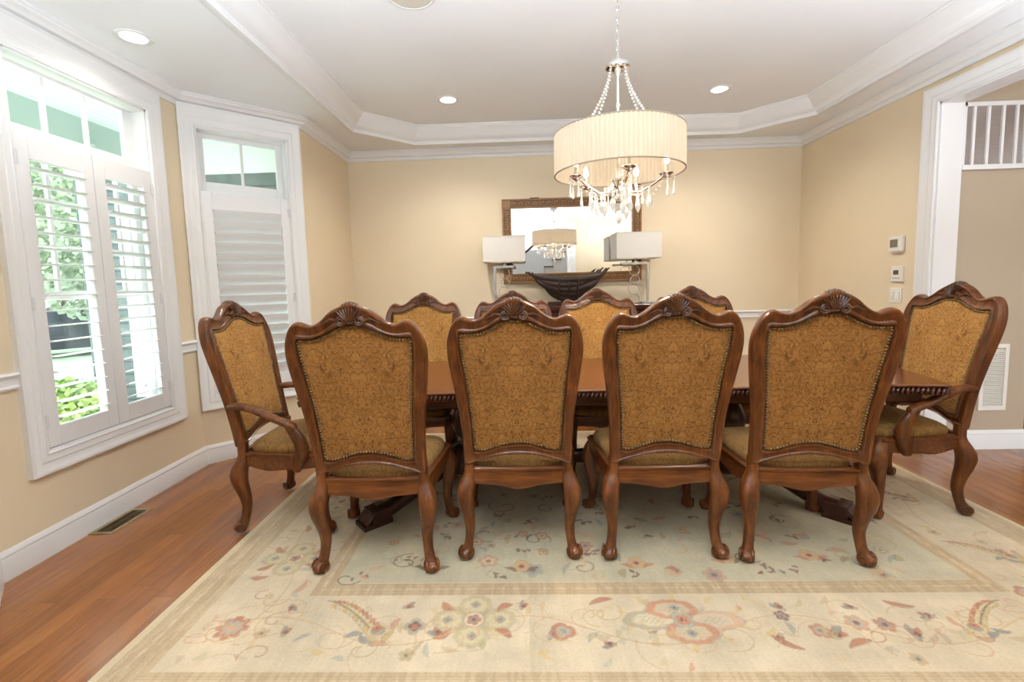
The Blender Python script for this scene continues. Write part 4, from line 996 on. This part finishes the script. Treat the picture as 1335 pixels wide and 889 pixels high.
m = MB(); m.tube([(0, 0, .80), (0, 0, .20)], .006, 8); m.ell((0, 0, .645), .014, .014, .022); m.build('centre_rod', 'chrome', ch)
PL = (.0, .0045, .0058, .0045); RS, zs0, zs1 = .348, 1.936-zo, 2.148-zo
for k in range(6):
    th = radians(18+60*k); b = MB(); n = 20
    for i in range(n):
        t = (i+.5)/n; r = .045+(.215-.045)*(t**1.5); z = .832+(zs1-.832)*t
        b.ell((r*cos(th), r*sin(th), z), .0062+.0022*t, .0062+.0022*t, .0066+.0022*t, 8, 5)
    b.build('bead_strand', 'crystal', ch)
m = MB(); n = 384; rings = []
for z in (zs0, zs0+.01, (zs0+zs1)/2, zs1-.01, zs1): rings.append([((RS+PL[k % 4])*cos(2*pi*k/n), (RS+PL[k % 4])*sin(2*pi*k/n), z) for k in range(n)])
m.loft(rings, cap=False); sh = m.build('drum_shade', 'shade', ch, angle=20)
m = MB()
for z in (zs0, zs1): m.tube([((RS+.003)*cos(q), (RS+.003)*sin(q), z) for q in np.linspace(0, 2*pi, 73)[:-1]], .0038, 8, loop=True, up=(0, 0, 1))
m.build('shade_rim', 'shadetrim', sh)
m = MB()
for k in range(3):
    th = radians(40+120*k); m.tube([(0, 0, zs1-.03), (RS*cos(th), RS*sin(th), zs1-.012)], .0025, 6)
m.build('shade_spider', 'chrome', ch)
m = MB(); m.lathe([(.004, .10), (.02, .12), (.028, .15), (.018, .19), (.030, .215), (.042, .235), (.040, .245), (.012, .25), (.010, .30)], n=20); m.build('hub', 'chrome', ch)
AN = [radians(198+72*k) for k in range(5)]
def drop(x, y, z, L, kind):
    b = MB()
    if kind == 0:   # slender teardrop under two beads
        b.ell((x, y, z-.008), .006, .006, .0075, 8, 5); b.ell((x, y, z-.024), .007, .007, .0075, 8, 5)
        b.lathe([(.0015, 0), (.0035, -.012), (.0045, -.03), (.0075, -L+.012), (.0085, -L+.004), (.004, -L)][::-1], (x, y, z-.032), 8)
    else:           # string of beads and a faceted pendalogue
        q = z; nb = kind
        for _ in range(nb): b.ell((x, y, q-.008), .0075, .0075, .008, 8, 5); q -= .0165
        b.lathe([(.002, 0), (.011, -.016), (.0165, -.034), (.0125, -.050), (.002, -.072)][::-1], (x, y, q), 6)
    return b.build('crystal_drop', 'crystal', ch, angle=20)
for k, th in enumerate(AN):
    ux, uy = cos(th), sin(th); R0 = .255
    m = MB(); m.tube([(ux*r, uy*r, z) for r, z in ((.02, .215), (.06, .17), (.12, .165), (.19, .205), (.235, .235), (R0, .238))], [.006, .006, .0055, .0055, .006, .006], 8); a = m.build('arm', 'chrome', ch)
    m = MB(); m.lathe([(.004, .225), (.034, .246), (.040, .252), (.036, .255), (.012, .250), (.011, .30), (.003, .302)], (ux*R0, uy*R0, 0), 18); m.build('candle_cup', 'chrome', a)
    m = MB(); m.lathe([(.004, .300), (.013, .312), (.016, .330), (.010, .352), (.002, .372)], (ux*R0, uy*R0, 0), 14); m.build('bulb', 'bulb', a)
    for j, da in enumerate((-.9, 0, .9)):
        drop(ux*R0+.036*cos(th+da*1.6), uy*R0+.036*sin(th+da*1.6), .240, .070, 0)
    for j, rr in enumerate((.105, .165)):
        drop(ux*rr, uy*rr, .160+.03*j, .06, 2+(k+j) % 2)
    th2 = th+radians(36); m = MB()
    for i in range(13):
        t = i/12; r = .235-.19*t; m.ell((cos(th+.63*0+(.3)*t)*r, sin(th+.3*t)*r, .215-.085*sin(pi*t)+.0*t), .0058, .0058, .0058, 7, 4)
    m.build('bead_swag', 'crystal', ch)
    drop(cos(th2)*.075, sin(th2)*.075, .205, .05, 4); drop(cos(th2)*.13, sin(th2)*.13, .185, .066, 0)
m = MB(); m.ell((0, 0, .092), .013, .013, .013); m.lathe([(.002, .0), (.015, .018), (.017, .034), (.009, .052), (.003, .06)], (0, 0, .0), 6); m.lathe([(.003, .0), (.020, -.030), (.012, -.055), (.003, -.062)][::-1], (0, 0, .135), 6); m.build('crystal_finial', 'crystal', ch, angle=20)
for k, th in enumerate(AN):
    d = bpy.data.lights.new('bulb_lamp', 'POINT'); d.energy = .42; d.color = (1, .80, .55); d.shadow_soft_size = .03
    o = bpy.data.objects.new('bulb_lamp', d); C.objects.link(o); o.parent = ch; o.location = (cos(th)*.15, sin(th)*.15, .40)

d = bpy.data.lights.new('down_lamp', 'SPOT'); d.energy = 50; d.color = (1, .90, .72); d.spot_size = radians(150); d.spot_blend = .6; d.shadow_soft_size = .12
o = bpy.data.objects.new('down_lamp', d); C.objects.link(o); o.parent = ch; o.location = (0, 0, .33)

# ------------------------------------------------------------------ foyer behind the camera (seen in the mirror)
m = MB(); m.box(-3.4, 3.3, -5.15, -5.0, 0, 5.2); m.box(-3.5, -3.35, -5.0, YN-T, 0, 5.2); m.box(3.2, 3.35, -5.0, YN-T, 0, 5.2)
struct(m.build('wall_foyer', 'foyer', smooth=False))
m = MB(); m.box(-3.5, 3.35, -5.15, YN-T, 5.2, 5.3); struct(m.build('ceiling_foyer', 'ceil', smooth=False))
m = MB(); m.box(-3.4, 3.3, YN-T-.02, YN-T+.0, 2.95, 5.2); struct(m.build('wall_foyer_upper', 'foyer', smooth=False))
m = MB(); casing(m, (0, YN), (1, 0), (0, 1), XL+.75, 1.03, 0, 2.46, 'LTR', .15); root = struct(m.build('door_3', 'trim', angle=28))
m = MB(); m.box(1.016, 1.031, YN-T-.01, YN+.01, 0, 2.46); m.box(XL+.749, XL+.764, YN-T-.01, YN+.01, 0, 2.46); m.box(XL+.764, 1.016, YN-T-.01, YN+.01, 2.446, 2.461); m.build('door_jamb', 'trim', root, smooth=False)
st = thing('staircase', 'white staircase with dark handrail and treads, seen only in the mirror', 'staircase', (0, -3.4, 0))
nst = 11; x0 = -1.15; run, rise = .235, .20
m = MB()
for k in range(nst): m.box(x0+k*run, x0+(k+1)*run+.0, -.95, 0, 0, (k+1)*rise-.03)
m.build('risers', 'foyer', st, smooth=False)
m = MB()
for k in range(nst): m.box(x0+k*run-.03, x0+(k+1)*run, -.95, .03, (k+1)*rise-.03, (k+1)*rise)
m.build('treads', 'stairwood', st, smooth=False)
m = MB()
for k in range(nst):
    for q in (.25, .75): m.box(x0+(k+q)*run-.014, x0+(k+q)*run+.014, -.03, -.002, (k+1)*rise, (k+q)*rise+1.10)
m.build('balusters', 'foyer', st, smooth=False)
m = MB(); m.tube([(x0, -.016, 1.10), (x0+nst*run, -.016, nst*rise+1.10)], (.032), 10); m.build('handrail', 'stairwood', st)

# ------------------------------------------------------------------ outside
m = MB(); m.box(-30, -2.65, -12, 40, -.55, -.45); g = struct(m.build('ground', 'grass', smooth=False))
m = MB(); sxs = [(-3.2, 17.0), (-14, 6.6)]; m.obox((-9.2, 9.2, -.44), (.75, .66, 0), (-.66, .75, 0), (0, 0, 1), 14, 1.5, .012); struct(m.build('road', 'asphalt', smooth=False))
m = MB(); m.box(-3.62, -2.63, -2, 6.2, 2.76, 2.82); m.loft([[(-2.64, 3.465, z), (-1.95, 4.13, z), (-1.95, 4.5, z), (-2.64, 4.5, z)] for z in (2.76, 2.82)]); struct(m.build('ceiling_porch', 'bead', smooth=False))
m = MB(); m.box(-3.66, -3.50, -2, 6.2, 2.42, 2.76); struct(m.build('porch_beam', 'porchbeam', smooth=False))
m = MB(); m.box(-4.36, -2.06, 4.5, 4.62, -.45, 2.47); o = struct(m.build('wall_exterior', 'shingle', smooth=False))
m = MB(); m.box(-4.40, -2.06, 4.46, 4.64, 2.47, 2.76); struct(m.build('trim_9', 'white', smooth=False))
m = MB()
for a in ((-3.90, -3.82, .3, 2.2), (-3.2, -3.12, .3, 2.2), (-3.82, -3.2, 2.12, 2.2), (-3.82, -3.2, .3, .4), (-3.58, -3.53, .4, 2.12)): m.box(a[0], a[1], 4.46, 4.5, a[2], a[3])
root = struct(m.build('window_4', 'white', smooth=False)); m = MB(); m.box(-3.81, -3.21, 4.485, 4.498, .41, 2.11); m.build('window_blank', 'shutter', root, smooth=False)
t = thing('porch_floodlight', 'small white floodlight on the porch beam seen through the large transom window', 'outdoor light', (-3.495, 3.80, 2.54))
m = MB(); m.tube([(-.004, 0, 0), (.016, 0, 0)], .034, 14); m.build('mount', 'white', t)
m = MB(); m.tube([(.012, 0, 0), (.040, -.01, -.015)], .009, 8); m.tube([(.030, -.008, -.008), (.072, -.030, -.045)], [.022, .038], 12); m.build('lamp_head', 'porchbeam', t)
def foliage(mb, c, rx, ry, rz, n, s):
    for _ in range(n):
        v = Vector((random.gauss(0, 1), random.gauss(0, 1), random.gauss(0, 1))).normalized()*(random.random()**.25)
        p = Vector((c[0]+v.x*rx, c[1]+v.y*ry, c[2]+v.z*rz)); a = Vector((random.gauss(0, 1), random.gauss(0, 1), random.gauss(0, 1))).normalized(); b = a.orthogonal().normalized(); q = s*random.uniform(.6, 1.4)
        mb.add([p-a*q, p+b*q*.55, p+a*q, p-b*q*.55], [(0, 1, 2, 3)])
for k, (x, y, h, w, lab) in enumerate(((-9.7, 10.5, 7, 1.9, 'nearest leafy tree across the road seen through the left shutter leaf'), (-17.6, 17.2, 10, 3.2, 'large leafy tree behind the parked car'))):
    t = thing('leafy_tree', lab, 'tree', (x, y, -.45), 0, 'trees across the road')
    m = MB(); m.tube([(0, 0, 0), (.1, 0, h*.3), (0, .1, h*.6)], [.10, .08, .04], 10); m.build('trunk', 'bark', t)
    m = MB(); foliage(m, (0, 0, h*.60), w, w, h*.44, 12000, .085 if k == 0 else .16); m.build('foliage', 'leaf', t, smooth=False)
t = thing('green_shrub', 'bright yellow-green shrub just outside the lower left of the large window', 'shrub', (-4.06, 3.93, -.45))
m = MB(); m.tube([(0, 0, 0), (0, 0, .5)], [.05, .03], 8); m.build('stem', 'bark', t)
m = MB(); foliage(m, (0, 0, .56), .42, .36, .50, 4500, .035); m.build('foliage', 'shrubleaf', t, smooth=False)
t = thing('parked_car', 'dark car parked across the road, seen between the open louvres', 'car', (-13.6, 13.3, -.45), radians(44))
m = MB(); rings = []
for x, zl, zh, w in ((-2.2, .45, .75, .7), (-2.1, .3, .95, .85), (-1.2, .25, 1.0, .9), (-.9, .25, 1.02, .9), (-.3, .25, 1.45, .88), (.8, .25, 1.48, .88), (1.5, .25, 1.1, .9), (2.1, .3, .98, .85), (2.2, .45, .8, .7)): rings.append([(x, -w, zl), (x, w, zl), (x, w, zl+(zh-zl)*.6), (x, w*.82, zh), (x, -w*.82, zh), (x, -w, zl+(zh-zl)*.6)])
m.loft(rings); m.build('car_body', 'carpaint', t, angle=40)
for x in (-1.4, 1.4):
    for y in (-.82, .82):
        m = MB(); m.tube([(x, y-.1, .32), (x, y+.1, .32)], .32, 18); m.build('wheel', 'black', t)
m = MB(); m.box(-2.23, -2.15, -.75, -.45, .68, .84); m.box(-2.23, -2.15, .45, .75, .68, .84); m.build('tail_lamps', 'tail', t, smooth=False)

# ------------------------------------------------------------------ light
w = bpy.data.worlds.new('sky'); sc.world = w; w.use_nodes = True; nt = w.node_tree
bg = nt.nodes['Background']; tc = nt.nodes.new('ShaderNodeTexCoord'); sp = nt.nodes.new('ShaderNodeSeparateXYZ'); nt.links.new(tc.outputs['Generated'], sp.inputs[0])
rp = nt.nodes.new('ShaderNodeValToRGB'); nt.links.new(sp.outputs[2], rp.inputs[0]); rp.color_ramp.elements[0].color = (.86, .91, .96, 1); rp.color_ramp.elements[1].color = (.62, .80, 1, 1)
nt.links.new(rp.outputs[0], bg.inputs[0]); bg.inputs[1].default_value = 6.0
def area(name, loc, rot, sx, sy, e, col):
    d = bpy.data.lights.new(name, 'AREA'); d.shape = 'RECTANGLE'; d.size = sx; d.size_y = sy; d.energy = e; d.color = col
    o = bpy.data.objects.new(name, d); C.objects.link(o); o.location = loc; o.rotation_euler = rot; return o
sun = bpy.data.lights.new('sun_lamp', 'SUN'); sun.energy = 2.0; sun.angle = radians(3); sun.color = (1, .95, .85); so = bpy.data.objects.new('sun_lamp', sun); C.objects.link(so); so.rotation_euler = (radians(38), 0, radians(200))
area('foyer_fill', (-.2, -2.6, 4.6), (0, 0, 0), 2.5, 2.0, 50, (.90, .95, 1))  # added fill without a fixture, brightens the foyer and the room
area('foyer_front_fill', (-.3, -3.2, 2.9), (radians(62), 0, 0), 2.2, 1.4, 10, (.93, .97, 1))  # added fill aimed into the room; no foyer window is built here
area('hall_lamp', (5.0, 1.6, 2.7), (0, 0, 0), 1.6, 2.0, 12, (1, .92, .82))
area('ceiling_fill', (.1, .45, 1.85), (pi, 0, 0), .5, .4, 135, (.72, .86, 1))  # added up-facing fills, unseen, brighten the ceiling (this and the next lines)
area('ceiling_fill', (-1.15, .85, 1.6), (pi, 0, 0), .6, .6, 36, (.72, .86, 1))  # added ceiling fill, left side
area('ceiling_fill', (2.50, 1.42, 1.6), (pi, 0, 0), .6, .6, 48, (.76, .88, 1))  # added ceiling fill, right side
area('porch_fill', (-3.05, 2.7, .10), (pi, 0, 0), .5, 4.0, 95, (.93, .97, 1))  # added fill hidden below the sill, brightens the porch ceiling
area('hall_far_lamp', (5.0, 5.4, 2.7), (0, 0, 0), 1.5, 1.5, 14, (1, .90, .76))

# ------------------------------------------------------------------ camera (fitted to the photograph)
f, p, y, r, sx_, sy_ = 600.7014, .0902, -.0308, -.0267, -5.8493, -21.6447
F = Vector((sin(y)*cos(p), cos(y)*cos(p), -sin(p))); R0 = Vector((cos(y), -sin(y), 0)); U0 = R0.cross(F)
Rt = R0*cos(r)+U0*sin(r); U = -R0*sin(r)+U0*cos(r)
cam = bpy.data.cameras.new('camera'); co = bpy.data.objects.new('camera', cam); C.objects.link(co)
co.matrix_world = Matrix(((Rt.x, U.x, -F.x, 0), (Rt.y, U.y, -F.y, 0), (Rt.z, U.z, -F.z, 1.35), (0, 0, 0, 1)))
cam.sensor_width = 36; cam.lens = f*36/1335; cam.shift_x = -sx_/1335; cam.shift_y = sy_/1335; cam.clip_start = .02; cam.clip_end = 200
sc.camera = co
